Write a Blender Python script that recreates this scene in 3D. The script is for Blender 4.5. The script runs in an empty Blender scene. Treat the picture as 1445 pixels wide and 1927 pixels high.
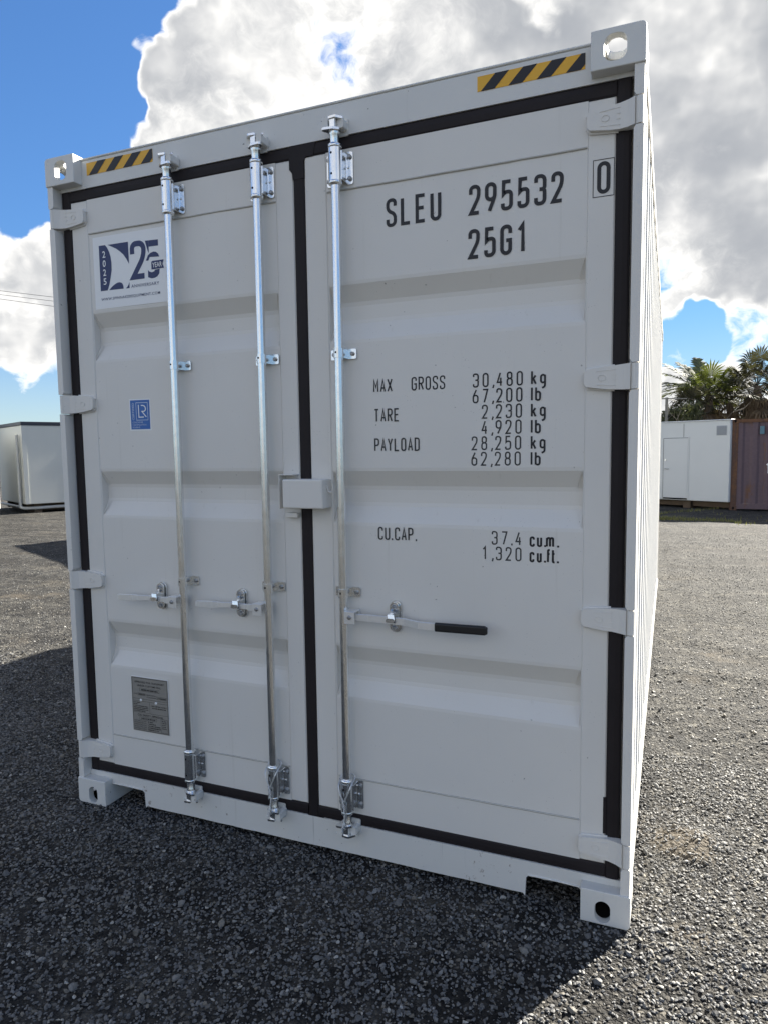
import bpy, bmesh, math, random
import numpy as np
from mathutils import Vector, Matrix

random.seed(7)
rng = np.random.default_rng(11)
SC = bpy.context.scene
COL = SC.collection
rad = math.radians

# ------------------------------------------------------------------ camera
CAM = Vector((2.5263, -2.3246, 1.6209))
R_ = Vector((0.92479662, 0.38022133, -0.01352599))
U_ = Vector((-0.02125983, 0.08714, 0.9959692))
F_ = Vector((-0.37986739, 0.92078138, -0.08867022))
cd = bpy.data.cameras.new("camera")
cd.sensor_fit = 'VERTICAL'
cd.sensor_height = 36.0
cd.lens = 1298.325 / 1927.0 * 36.0
cd.clip_start = 0.05
cd.clip_end = 3000
cam = bpy.data.objects.new("camera", cd)
COL.objects.link(cam)
m = Matrix((R_, U_, -F_)).transposed().to_4x4()
m.translation = CAM
cam.matrix_world = m
SC.camera = cam


def pix_dir(u, v):
    d = F_ + R_ * ((u - 722.5) / 1298.325) - U_ * ((v - 963.5) / 1298.325)
    return d.normalized()


# ------------------------------------------------------------------ light and sky
SUN_EL = rad(31.1)
SUN_AZ = math.atan2(0.465, 0.885)          # from +Y towards +X
SUN_DIR = Vector((math.sin(SUN_AZ) * math.cos(SUN_EL), math.cos(SUN_AZ) * math.cos(SUN_EL), math.sin(SUN_EL)))
sl = bpy.data.lights.new("sun", 'SUN')
sl.energy = 3.9
sl.angle = rad(0.55)
sl.color = (1.0, 0.945, 0.84)
so = bpy.data.objects.new("sun", sl)
COL.objects.link(so)
so.rotation_euler = SUN_DIR.to_track_quat('Z', 'Y').to_euler()
so.location = SUN_DIR * 60

vs = SC.view_settings
vs.view_transform = 'Standard'
vs.look = 'None'
vs.exposure = 2.45
vs.gamma = 1.0
vs.use_curve_mapping = False

W = bpy.data.worlds.new("World")
SC.world = W
W.use_nodes = True
wn, wl = W.node_tree.nodes, W.node_tree.links
wn.clear()


class NT:
    """small helper for node trees"""
    def __init__(s, tree):
        s.n, s.l = tree.nodes, tree.links

    def new(s, t, **kw):
        n = s.n.new(t)
        for k, v in kw.items():
            setattr(n, k, v)
        return n

    def put(s, sock, v):
        if hasattr(v, 'is_linked') or isinstance(v, bpy.types.NodeSocket):
            s.l.new(v, sock)
        else:
            sock.default_value = v

    def math(s, op, a, b=0.0, c=0.0, clamp=False):
        n = s.new('ShaderNodeMath', operation=op, use_clamp=clamp)
        s.put(n.inputs[0], a)
        s.put(n.inputs[1], b)
        s.put(n.inputs[2], c)
        return n.outputs[0]

    def vmath(s, op, a, b=(0, 0, 0), out=0):
        n = s.new('ShaderNodeVectorMath', operation=op)
        s.put(n.inputs[0], a)
        s.put(n.inputs[1], b)
        return n.outputs[out]

    def noise(s, vec, scale, detail=4, rough=.5, dist=0.0, lac=2.0, out=0):
        n = s.new('ShaderNodeTexNoise')
        n.noise_dimensions = '3D'
        s.put(n.inputs['Vector'], vec)
        n.inputs['Scale'].default_value = scale
        n.inputs['Detail'].default_value = detail
        n.inputs['Roughness'].default_value = rough
        n.inputs['Lacunarity'].default_value = lac
        n.inputs['Distortion'].default_value = dist
        return n.outputs[out]

    def voronoi(s, vec, scale, feature='F1', out=0, rnd=1.0):
        n = s.new('ShaderNodeTexVoronoi', feature=feature)
        s.put(n.inputs['Vector'], vec)
        n.inputs['Scale'].default_value = scale
        n.inputs['Randomness'].default_value = rnd
        return n.outputs[out]

    def step(s, v, lo, hi, a=0.0, b=1.0):
        n = s.new('ShaderNodeMapRange', interpolation_type='SMOOTHSTEP')
        s.put(n.inputs[0], v)
        n.inputs[1].default_value = lo
        n.inputs[2].default_value = hi
        n.inputs[3].default_value = a
        n.inputs[4].default_value = b
        return n.outputs[0]

    def mix(s, f, a, b, mode='MIX'):
        n = s.new('ShaderNodeMix', data_type='RGBA', blend_type=mode)
        s.put(n.inputs[0], f)
        for k, v in ((6, a), (7, b)):
            if isinstance(v, (tuple, list)) and len(v) == 3:
                v = (*v, 1.0)
            s.put(n.inputs[k], v)
        return n.outputs[2]

    def bump(s, h, strength, dist, normal=None):
        n = s.new('ShaderNodeBump')
        n.inputs['Strength'].default_value = strength
        n.inputs['Distance'].default_value = dist
        s.put(n.inputs['Height'], h)
        if normal is not None:
            s.l.new(normal, n.inputs['Normal'])
        return n.outputs[0]


w = NT(W.node_tree)
geo = w.new('ShaderNodeTexCoord')
D = w.vmath('NORMALIZE', geo.outputs['Generated'])
sky = w.new('ShaderNodeTexSky', sky_type='NISHITA')
sky.sun_disc = False
sky.sun_elevation = SUN_EL
sky.sun_rotation = SUN_AZ
sky.altitude = 0
sky.air_density = 1.0
sky.dust_density = 0.1
sky.ozone_density = 2.0
bw = w.new('ShaderNodeRGBToBW')
wl.new(sky.outputs[0], bw.inputs[0])
soft = w.math('DIVIDE', 1.0, w.math('ADD', 1.0, w.math('MULTIPLY', bw.outputs[0], .14)))
skyc = w.vmath('MULTIPLY', sky.outputs[0], (0.42, 0.64, 0.88))
sc_ = w.new('ShaderNodeVectorMath', operation='SCALE')
wl.new(skyc, sc_.inputs[0])
wl.new(soft, sc_.inputs['Scale'])
skyc = sc_.outputs[0]
# cloud banks of this day (direction through the photo, angular radius, push)
BANKS = [
    (330, 130, 10, .26), (480, 110, 11, .24), (640, 90, 13, .26), (850, 60, 14, .22), (240, 180, 6, .24), (430, 200, 8, .12),
    (120, 265, 6, .16), (25, 290, 4.5, .14), (1330, 260, 17, .26), (1330, 520, 12, .22), (1420, 30, 10, .15),
    (40, 480, 9, .16), (40, 660, 6, .12), (1330, 720, 8, .20), (60, 735, 5, -.06),
    (30, 90, 12, -.46), (110, 0, 9, -.34), (60, 380, 2.2, -.14), (170, 20, 4, -.2), (215, 262, 2.6, -.2), (85, 345, 2.6, -.2), (1045, 10, 3.0, -.34), (470, 0, 3.4, -.3),
    (1290, 648, 4.4, -.50), (1430, 640, 4.2, -.46), (1270, 470, 6, .20), (50, 575, 3.0, -.18), (1430, 60, 2.5, -.12), (40, 760, 3, -.1),
]
wob = w.vmath('SUBTRACT', w.noise(D, 5.0, 4, .6, out=1), (.5, .5, .5))
DB = w.vmath('NORMALIZE', w.vmath('ADD', D, w.vmath('MULTIPLY', wob, (.34, .34, .34))))
bias = None
for u, v, r, a in BANKS:
    d = pix_dir(u, v)
    dt = w.vmath('DOT_PRODUCT', DB, tuple(d), out=1)
    e = w.step(dt, math.cos(rad(r * 1.15)), math.cos(rad(r * 0.1)), 0.0, a)
    bias = e if bias is None else w.math('ADD', bias, e)
hi_open = w.vmath('DOT_PRODUCT', DB, tuple(Vector((-.10, -.45, .88)).normalized()), out=1)
bias = w.math('ADD', bias, w.step(hi_open, math.cos(rad(38)), math.cos(rad(10)), 0.0, -.20))
bias = w.math('SUBTRACT', w.math('MAXIMUM', w.math('MINIMUM', bias, 0.22), -.46), -.125)
dz = w.new('ShaderNodeSeparateXYZ')
wl.new(D, dz.inputs[0])


def cloud_noise(off, fine):
    """billowing density: low banks, lumps on lumps, ragged fringe"""
    v = w.vmath('ADD', w.vmath('MULTIPLY', D, (1.0, 1.0, 1.25)), off)
    base = w.noise(v, 2.1, 5, .58, .1, 2.1)
    wv = w.vmath('ADD', v, w.vmath('MULTIPLY', w.noise(v, 9.0, 3, .65, out=1), (.10, .10, .10)))
    lo = w.math('ADD', w.math('MULTIPLY', base, .80), w.math('MULTIPLY', w.math('SUBTRACT', w.noise(v, 1.1, 1, .5), .5), .60))
    hi = w.math('ADD', lo, w.math('MULTIPLY', w.math('SUBTRACT', .42, w.voronoi(wv, 7.0)), .20))
    hi = w.math('ADD', hi, w.math('MULTIPLY', w.math('SUBTRACT', .42, w.voronoi(wv, 17.0)), .12))
    if not fine:
        return hi
    fr = w.math('MULTIPLY', w.math('SUBTRACT', w.noise(wv, 24, 5, .68), .5), .22)
    return hi, w.math('ADD', w.math('ADD', hi, fr), .035)


lo0, n0 = cloud_noise((3.1, 1.7, 0.4), True)
so_ = SUN_DIR * 0.050
n1 = cloud_noise((3.1 + so_.x, 1.7 + so_.y, 0.4 + so_.z + .015), False)
dens = w.math('ADD', n0, bias)
cover = w.step(dens, .472, .580)
thick = w.step(dens, .52, .74)
glow = w.step(w.math('SUBTRACT', lo0, n1), -.13, .13)      # brighter where the sunward side is thinner
lump = w.step(w.noise(D, 12.0, 4, .6), .30, .70)
shade = w.math('MULTIPLY', thick, w.math('ADD', .52, w.math('MULTIPLY', w.math('SUBTRACT', .55, glow), 1.15)))
shade = w.math('MAXIMUM', w.math('ADD', shade, w.math('MULTIPLY', w.math('MULTIPLY', lump, thick), .34)), 0.0)
shade = w.math('MULTIPLY', w.math('DIVIDE', shade, w.math('ADD', shade, .62)), 1.42, clamp=True)
ccol = w.mix(shade, (.480, .470, .450), (.160, .168, .182))
# thin bright veil towards the horizon
hz = w.step(dz.outputs[2], .0, .20, 1.0, 0.0)
bg1 = w.new('ShaderNodeBackground')
wl.new(skyc, bg1.inputs[0])
bg1.inputs[1].default_value = 0.05
bg2 = w.new('ShaderNodeBackground')
wl.new(ccol, bg2.inputs[0])
bg2.inputs[1].default_value = 0.52
veil = w.math('MAXIMUM', cover, w.math('MULTIPLY', hz, .25))
mixs = w.new('ShaderNodeMixShader')
wl.new(veil, mixs.inputs[0])
wl.new(bg1.outputs[0], mixs.inputs[1])
wl.new(bg2.outputs[0], mixs.inputs[2])
wo = w.new('ShaderNodeOutputWorld')
wl.new(mixs.outputs[0], wo.inputs[0])
try:
    W.cycles.sampling_method = 'MANUAL'
    W.cycles.sample_map_resolution = 1024
except Exception:
    pass


# ------------------------------------------------------------------ materials
def new_mat(name):
    mt = bpy.data.materials.new(name)
    mt.use_nodes = True
    t = NT(mt.node_tree)
    b = mt.node_tree.nodes['Principled BSDF']
    return mt, t, b


def setb(b, rough=.5, metal=0.0, spec=.5, color=None):
    b.inputs['Roughness'].default_value = rough
    b.inputs['Metallic'].default_value = metal
    b.inputs['Specular IOR Level'].default_value = spec
    if color is not None:
        b.inputs['Base Color'].default_value = (*color, 1)


def plain(name, color, rough=.5, metal=0.0, spec=.5, vary=.12, scale=6.0, bump=0.0, bscale=200):
    mt, t, b = new_mat(name)
    setb(b, rough, metal, spec)
    tc = t.new('ShaderNodeTexCoord').outputs['Object']
    n = t.noise(tc, scale, 5, .6)
    lo = tuple(max(0, c * (1 - vary)) for c in color)
    hi = tuple(min(1, c * (1 + vary)) for c in color)
    c = t.mix(n, lo, hi)
    t.l.new(c, b.inputs['Base Color'])
    if bump:
        nn = t.bump(t.noise(tc, bscale, 3, .6), bump, .002)
        t.l.new(nn, b.inputs['Normal'])
    return mt


def paint_material(name, color, specks=.65, streak=.32, wave=3.0, rust=0.0, peel=.10, gloss=1.0):
    """semi-gloss container paint: orange peel, faint runs, tiny specks of dirt"""
    mt, t, b = new_mat(name)
    setb(b, .42, 0, .42 * gloss)
    pos = t.new('ShaderNodeNewGeometry').outputs['Position']
    big = t.noise(pos, 1.4, 4, .6)
    c = t.mix(big, tuple(x * .93 for x in color), tuple(min(1, x * 1.05) for x in color))
    # faint runs down the sheet
    st = t.noise(t.vmath('MULTIPLY', pos, (42, 42, 1.1)), 1.0, 5, .65)
    stm = t.step(st, .60, .78, 0, streak)
    c = t.mix(stm, c, (color[0] * .74, color[1] * .73, color[2] * .68))
    # specks
    vd = t.voronoi(t.vmath('ADD', pos, t.vmath('MULTIPLY', t.noise(pos, 30, 2, .5, out=1), (.02, .02, .02))), 24)
    gate = t.step(t.noise(pos, 7.3, 3, .6), .50, .62)
    sp = t.math('MULTIPLY', t.step(vd, .035, .085, 1, 0), gate)
    vd2 = t.voronoi(pos, 75)
    sp2 = t.math('MULTIPLY', t.step(vd2, .06, .14, .55, 0), t.step(t.noise(pos, 11, 2, .5), .5, .7))
    sp = t.math('MULTIPLY', t.math('MAXIMUM', sp, sp2), specks)
    c = t.mix(sp, c, (.10, .095, .085))
    if rust:
        rn = t.math('ADD', t.noise(pos, 31, 5, .7), t.math('MULTIPLY', t.noise(pos, 4.5, 2, .5), .35))
        c = t.mix(t.step(rn, .83, .88, 0, rust), c, t.mix(t.noise(pos, 90, 2, .5), (.10, .055, .030), (.24, .16, .10)))
        dr = t.noise(t.vmath('MULTIPLY', pos, (95, 95, 2.2)), 1.0, 3, .5)
        dg = t.noise(t.vmath('MULTIPLY', pos, (7, 7, 3)), 1.0, 2, .5)
        c = t.mix(t.math('MULTIPLY', t.step(dr, .66, .76, 0, .55), t.step(dg, .48, .60)), c, (.24, .225, .19))
    t.l.new(c, b.inputs['Base Color'])
    r = t.noise(pos, 9, 4, .6)
    t.l.new(t.step(r, .2, .8, .36 + .4 * (1 - gloss), .52 + .4 * (1 - gloss)), b.inputs['Roughness'])
    h = t.math('ADD', t.noise(pos, 260, 2, .5), t.math('MULTIPLY', t.noise(pos, 3.0, 3, .5), wave))
    t.l.new(t.bump(h, peel, .004), b.inputs['Normal'])
    return mt


PAINT = paint_material("light_grey_paint", (.745, .722, .676))
SIDEPAINT = paint_material("side_wall_paint", (.690, .680, .650), specks=.15, streak=0.0, wave=0.0, peel=.008, gloss=.12)
WELDP = paint_material("dusty_weld_paint", (.50, .485, .44), .6, .5, 0.0)
SILLPAINT = paint_material("scuffed_grey_paint", (.710, .700, .662), specks=.9, streak=.55, wave=1.0, rust=.6)
HEADPAINT = paint_material("header_paint", (.70, .695, .665), specks=.8, streak=.35, wave=1.0)


def zinc_material():
    mt, t, b = new_mat("galvanised_steel")
    setb(b, .22, .97, .5)
    pos = t.new('ShaderNodeNewGeometry').outputs['Position']
    n = t.noise(t.vmath('MULTIPLY', pos, (60, 60, 5)), 1, 5, .7)
    n2 = t.noise(pos, 28, 4, .65)
    c = t.mix(n, (.78, .80, .81), (.86, .87, .87))
    c = t.mix(t.step(n2, .62, .80, 0, .15), c, (.50, .50, .48))
    t.l.new(c, b.inputs['Base Color'])
    t.l.new(t.step(n2, .3, .7, .19, .26), b.inputs['Roughness'])
    t.l.new(t.bump(t.noise(pos, 160, 3, .6), .05, .001), b.inputs['Normal'])
    return mt


ZINC = zinc_material()
HANDLEZ = plain("bright_zinc_bar", (.93, .93, .91), .36, .72, vary=.10, scale=60)
BOLT = plain("bolt_steel", (.34, .34, .34), .42, .9, vary=.25, scale=60)
RUBBER = plain("black_rubber", (.021, .0168, .0180), .6, 0, .22, vary=.3, scale=8, bump=.2, bscale=90)
HOLE = plain("dark_hole", (.006, .006, .007), .8, 0, .1)
INK = plain("black_vinyl", (.014, .015, .020), .45, 0, .4, vary=.2, scale=20)
INKGREY = plain("worn_black_print", (.055, .055, .055), .6, 0, .3, vary=.3, scale=20)
NAVY = plain("navy_print", (.022, .036, .120), .4, 0, .4, vary=.08)
STICKW = plain("white_vinyl", (.86, .865, .86), .4, 0, .4, vary=.03)
BLUEST = plain("blue_print", (.040, .145, .44), .4, 0, .4, vary=.08)
PALEPR = plain("pale_blue_print", (.55, .63, .76), .45, 0, .4, vary=.05)
YELLOW = plain("yellow_vinyl", (.80, .43, .035), .4, 0, .4, vary=.06)
PLATEM = plain("etched_plate", (.29, .275, .245), .50, .1, vary=.12, scale=30)
PLATEI = plain("plate_print", (.045, .042, .038), .6, 0, .3)
GRIP = plain("grip_rubber", (.012, .012, .013), .38, 0, .45, vary=.2)
RODW = plain("wire_rope", (.66, .665, .66), .38, .85, vary=.3, scale=150)
DARKU = plain("underside_steel", (.10, .10, .098), .7, .0, vary=.2)
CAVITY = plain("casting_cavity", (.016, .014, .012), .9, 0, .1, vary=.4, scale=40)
PLY = plain("plywood_floor", (.20, .14, .09), .8, 0, vary=.2)


def link(o):
    COL.objects.link(o)
    return o


def tag(o, label=None, cat=None, group=None, kind=None):
    if label:
        o["label"] = label
    if cat:
        o["category"] = cat
    if group:
        o["group"] = group
    if kind:
        o["kind"] = kind
    return o


def empty(name, loc=(0, 0, 0), rz=0.0):
    o = bpy.data.objects.new(name, None)
    o.location = loc
    o.rotation_euler = (0, 0, rz)
    return link(o)


class MB:
    """mesh builder: every call adds closed shapes, build() links one object"""
    def __init__(s):
        s.v, s.f, s.mi, s.sm = [], [], [], []

    def add(s, verts, faces, mi=0, smooth=False):
        o = len(s.v)
        s.v += [tuple(p) for p in verts]
        for f in faces:
            s.f.append(tuple(i + o for i in f))
            s.mi.append(mi)
            s.sm.append(smooth)
        return s

    def box(s, x0, x1, y0, y1, z0, z1, mi=0, ch=0.0):
        if ch <= 0:
            v = [(x, y, z) for z in (z0, z1) for y in (y0, y1) for x in (x0, x1)]
            return s.add(v, [(0, 2, 3, 1), (4, 5, 7, 6), (0, 1, 5, 4), (2, 6, 7, 3), (0, 4, 6, 2), (1, 3, 7, 5)], mi)
        # chamfered on the front (y0) edges
        c = ch
        v = [(x0 + c, y0, z0 + c), (x1 - c, y0, z0 + c), (x1 - c, y0, z1 - c), (x0 + c, y0, z1 - c),
             (x0, y0 + c, z0), (x1, y0 + c, z0), (x1, y0 + c, z1), (x0, y0 + c, z1),
             (x0, y1, z0), (x1, y1, z0), (x1, y1, z1), (x0, y1, z1)]
        f = [(0, 1, 2, 3), (0, 4, 5, 1), (1, 5, 6, 2), (2, 6, 7, 3), (3, 7, 4, 0),
             (4, 8, 9, 5), (5, 9, 10, 6), (6, 10, 11, 7), (7, 11, 8, 4), (8, 11, 10, 9)]
        return s.add(v, f, mi)

    def prism(s, poly, axis, a0, a1, mi=0, smooth=False):
        """poly: 2-D points; axis 'x': (y,z), 'y': (x,z), 'z': (x,y)"""
        def P(p, a):
            return {'x': (a, p[0], p[1]), 'y': (p[0], a, p[1]), 'z': (p[0], p[1], a)}[axis]
        n = len(poly)
        v = [P(p, a0) for p in poly] + [P(p, a1) for p in poly]
        s.add(v, [(i, (i + 1) % n, n + (i + 1) % n, n + i) for i in range(n)], mi, smooth)
        s.add(v, [tuple(range(n)), tuple(range(2 * n - 1, n - 1, -1))], mi, False)
        return s

    def tube(s, pts, r, n=12, mi=0, caps=True, smooth=True):
        pts = [Vector(p) for p in pts]
        rs = r if isinstance(r, (list, tuple)) else [r] * len(pts)
        vs_, up = [], None
        for i, p in enumerate(pts):
            a = pts[max(i - 1, 0)]
            b = pts[min(i + 1, len(pts) - 1)]
            t = (b - a).normalized()
            if up is None:
                up = Vector((0, 0, 1)) if abs(t.z) < .9 else Vector((0, -1, 0))
            sx = t.cross(up)
            if sx.length < 1e-5:
                sx = t.orthogonal()
            sx.normalize()
            up = sx.cross(t).normalized()
            for k in range(n):
                an = 2 * math.pi * k / n
                vs_.append(p + (sx * math.cos(an) + up * math.sin(an)) * rs[i])
        f = []
        for i in range(len(pts) - 1):
            for k in range(n):
                f.append((i * n + k, i * n + (k + 1) % n, (i + 1) * n + (k + 1) % n, (i + 1) * n + k))
        s.add(vs_, f, mi, smooth)
        if caps:
            s.add(vs_, [tuple(range(n - 1, -1, -1)), tuple(range(len(vs_) - n, len(vs_)))], mi, False)
        return s

    def cyl(s, c, axis, r, h, n=16, mi=0):
        c = Vector(c)
        a = {'x': Vector((1, 0, 0)), 'y': Vector((0, 1, 0)), 'z': Vector((0, 0, 1))}[axis]
        return s.tube([c, c + a * h], r, n, mi)

    def build(s, name, mats, parent=None, bevel=0.0, seg=2):
        me = bpy.data.meshes.new(name)
        me.from_pydata(s.v, [], s.f)
        if not isinstance(mats, (list, tuple)):
            mats = [mats]
        for mt in mats:
            me.materials.append(mt)
        me.polygons.foreach_set('material_index', s.mi)
        me.polygons.foreach_set('use_smooth', s.sm)
        bm = bmesh.new()
        bm.from_mesh(me)
        bmesh.ops.recalc_face_normals(bm, faces=bm.faces)
        bm.to_mesh(me)
        bm.free()
        o = link(bpy.data.objects.new(name, me))
        if parent:
            o.parent = parent
        if bevel:
            md = o.modifiers.new('bevel', 'BEVEL')
            md.width = bevel
            md.segments = seg
            md.limit_method = 'ANGLE'
            md.angle_limit = rad(40)
        return o


def dup(o, parent=None, loc=None):
    c = o.copy()
    link(c)
    c.parent = parent
    if loc is not None:
        c.location = loc
    return c


def obround(cx, cz, hw, hh, n=8, r=None):
    """rounded rectangle / capsule outline"""
    r = min(hw, hh) if r is None else r
    pts = []
    for (sx, sz, a0) in ((1, 1, 0), (-1, 1, 90), (-1, -1, 180), (1, -1, 270)):
        for k in range(n + 1):
            a = rad(a0 + 90 * k / n)
            pts.append((cx + sx * (hw - r) + r * math.cos(a), cz + sz * (hh - r) + r * math.sin(a)))
    out = []
    for p in pts:
        if not out or (abs(p[0] - out[-1][0]) + abs(p[1] - out[-1][1])) > 1e-6:
            out.append(p)
    return out


# ------------------------------------------------------------------ lettering: narrow stroke alphabet
def round_path(pts, closed, w_, h_, s):
    """pts: (x,y,r) in 0..1 of the inset box -> polyline with rounded corners"""
    P = [(s / 2 + p[0] * (w_ - s), s / 2 + p[1] * (h_ - s), (p[2] if len(p) > 2 else 0)) for p in pts]
    n = len(P)
    out = []
    for i, p in enumerate(P):
        if p[2] <= 0 or (not closed and i in (0, n - 1)):
            out.append(Vector((p[0], p[1])))
            continue
        a, c = P[(i - 1) % n], P[(i + 1) % n]
        b = Vector(p[:2])
        da = Vector(a[:2]) - b
        dc = Vector(c[:2]) - b
        t = min(p[2] * (w_ - s), da.length * .5, dc.length * .5)
        A, C = b + da.normalized() * t, b + dc.normalized() * t
        for k in range(8):
            q = k / 7
            # blend of quadratic and circle-like corner
            x = A.lerp(b, .56)
            y = C.lerp(b, .56)
            out.append(A * (1 - q) ** 3 + x * 3 * q * (1 - q) ** 2 + y * 3 * q * q * (1 - q) + C * q ** 3)
    return out


def ribbon(mb, P, closed, s, org, ymap, mi=0):
    Q = []
    for p in P:
        if not Q or (p - Q[-1]).length > s * .02:
            Q.append(p)
    if closed and (Q[0] - Q[-1]).length < s * .02:
        Q.pop()
    P = Q
    n = len(P)
    L, Rr = [], []
    for i in range(n):
        a = P[(i - 1) % n] if (closed or i > 0) else None
        c = P[(i + 1) % n] if (closed or i < n - 1) else None
        d1 = (P[i] - a).normalized() if a is not None else None
        d2 = (c - P[i]).normalized() if c is not None else None
        if d1 is None:
            d1 = d2
        if d2 is None:
            d2 = d1
        n1_, n2_ = Vector((-d1.y, d1.x)), Vector((-d2.y, d2.x))
        mm = (n1_ + n2_)
        if mm.length < .2:
            mm = n1_
        mm.normalize()
        k = 1 / max(.42, mm.dot(n1_))
        L.append(P[i] + mm * s / 2 * k)
        Rr.append(P[i] - mm * s / 2 * k)
    v = [ymap(org[0] + p.x, org[1] + p.y) for p in L + Rr]
    m_ = n if closed else n - 1
    mb.add(v, [(n + i, n + (i + 1) % n, (i + 1) % n, i) for i in range(m_)], mi)


o5 = .5
GL = {
    '0': [([(0, 0, o5), (1, 0, o5), (1, 1, o5), (0, 1, o5)], 1)],
    '1': [([(.12, .80), (.55, 1), (.55, 0)], 0)],
    '2': [([(0, .72), (0, 1, o5), (1, 1, o5), (1, .60, .45), (0, 0), (1, 0)], 0)],
    '3': [([(0, .78), (0, 1, o5), (1, 1, o5), (1, .52, o5), (.4, .52)], 0), ([(.4, .52), (1, .52, o5), (1, 0, o5), (0, 0, o5), (0, .22)], 0)],
    '4': [([(.62, 1), (0, .27), (1, .27)], 0), ([(.74, .62), (.74, 0)], 0)],
    '5': [([(.92, 1), (.1, 1), (.06, .54), (.30, .62, .3), (1, .62, o5), (1, 0, o5), (0, 0, o5), (0, .20)], 0)],
    '6': [([(0, 0, o5), (1, 0, o5), (1, .57, o5), (0, .57, o5)], 1), ([(0, .28), (0, .48, .4), (.66, 1)], 0)],
    '7': [([(0, 1), (1, 1), (.30, 0)], 0)],
    '8': [([(0, 0, o5), (1, 0, o5), (1, .53, o5), (0, .53, o5)], 1), ([(.06, .53, o5), (.94, .53, o5), (.94, 1, o5), (.06, 1, o5)], 1)],
    '9': [([(0, .43, o5), (1, .43, o5), (1, 1, o5), (0, 1, o5)], 1), ([(1, .72), (1, .52, .4), (.34, 0)], 0)],
    'S': [([(1, .76), (1, 1, o5), (0, 1, o5), (0, .58, .5), (1, .44, .5), (1, 0, o5), (0, 0, o5), (0, .24)], 0)],
    'L': [([(0, 1), (0, 0), (1, 0)], 0)],
    'E': [([(1, 1), (0, 1), (0, 0), (1, 0)], 0), ([(0, .52), (.86, .52)], 0)],
    'U': [([(0, 1), (0, 0, o5), (1, 0, o5), (1, 1)], 0)],
    'G': [([(1, .74), (1, 1, o5), (0, 1, o5), (0, 0, o5), (1, 0, o5), (1, .48), (.52, .48)], 0)],
    'M': [([(0, 0), (0, 1), (.5, .38), (1, 1), (1, 0)], 0)],
    'A': [([(0, 0), (.5, 1), (1, 0)], 0), ([(.2, .3), (.8, .3)], 0)],
    'X': [([(0, 0), (1, 1)], 0), ([(0, 1), (1, 0)], 0)],
    'R': [([(0, 0), (0, 1), (1, 1, o5), (1, .5, o5), (0, .5)], 0), ([(.48, .5), (1, 0)], 0)],
    'O': [([(0, 0, o5), (1, 0, o5), (1, 1, o5), (0, 1, o5)], 1)],
    'T': [([(0, 1), (1, 1)], 0), ([(.5, 1), (.5, 0)], 0)],
    'P': [([(0, 0), (0, 1), (1, 1, o5), (1, .46, o5), (0, .46)], 0)],
    'Y': [([(0, 1), (.5, .48), (1, 1)], 0), ([(.5, .48), (.5, 0)], 0)],
    'D': [([(0, 0), (.98, 0, o5), (.98, 1, o5), (0, 1)], 1)],
    'C': [([(1, .74), (1, 1, o5), (0, 1, o5), (0, 0, o5), (1, 0, o5), (1, .26)], 0)],
    'k': [([(0, 1), (0, 0)], 0), ([(.9, .66), (.05, .28)], 0), ([(.35, .42), (.95, 0)], 0)],
    'g': [([(0, .08, o5), (1, .08, o5), (1, .68, o5), (0, .68, o5)], 1), ([(1, .68), (1, -.24, .5), (.3, -.34)], 0)],
    'l': [([(.4, 1), (.4, 0)], 0)],
    'b': [([(0, 1), (0, 0)], 0), ([(0, 0, o5), (1, 0, o5), (1, .66, o5), (0, .66, o5)], 1)],
    'c': [([(1, .52), (1, .70, o5), (0, .70, o5), (0, 0, o5), (1, 0, o5), (1, .18)], 0)],
    'u': [([(0, .70), (0, 0, o5), (1, 0, o5), (1, .70)], 0), ([(1, .2), (1, 0)], 0)],
    'm': [([(0, 0), (0, .70)], 0), ([(0, .5), (.1, .70, .3), (.5, .70, .25), (.5, 0)], 0), ([(.5, .5), (.6, .70, .3), (1, .70, .25), (1, 0)], 0)],
    'f': [([(.9, 1), (.3, 1, .5), (.3, 0)], 0), ([(0, .68), (.85, .68)], 0)],
    't': [([(.35, 1), (.35, 0, .4), (.95, 0)], 0), ([(0, .70), (.9, .70)], 0)],
    '.': [([(.25, -.06), (.25, .10)], 0)],
    ',': [([(.42, .10), (.22, -.16)], 0)],
}


def letters(mb, items, h_, w_, s, y, mi=0):
    """items: list of (char, x, z)"""
    for ch, x, z in items:
        ww = w_ * (1.55 if ch == 'm' else 1)
        for j, (pts, closed) in enumerate(GL[ch]):
            P = round_path(pts, closed, ww, h_, s)
            ribbon(mb, P, closed, s, (x, z), lambda a, b, yy=y - j * .00025: (a, yy, b), mi)


def run(text, x, z, adv, special=None):
    out = []
    for ch in text:
        if ch == ' ':
            x += adv
            continue
        out.append((ch, x, z))
        x += (special or {}).get(ch, adv)
    return out


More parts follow.
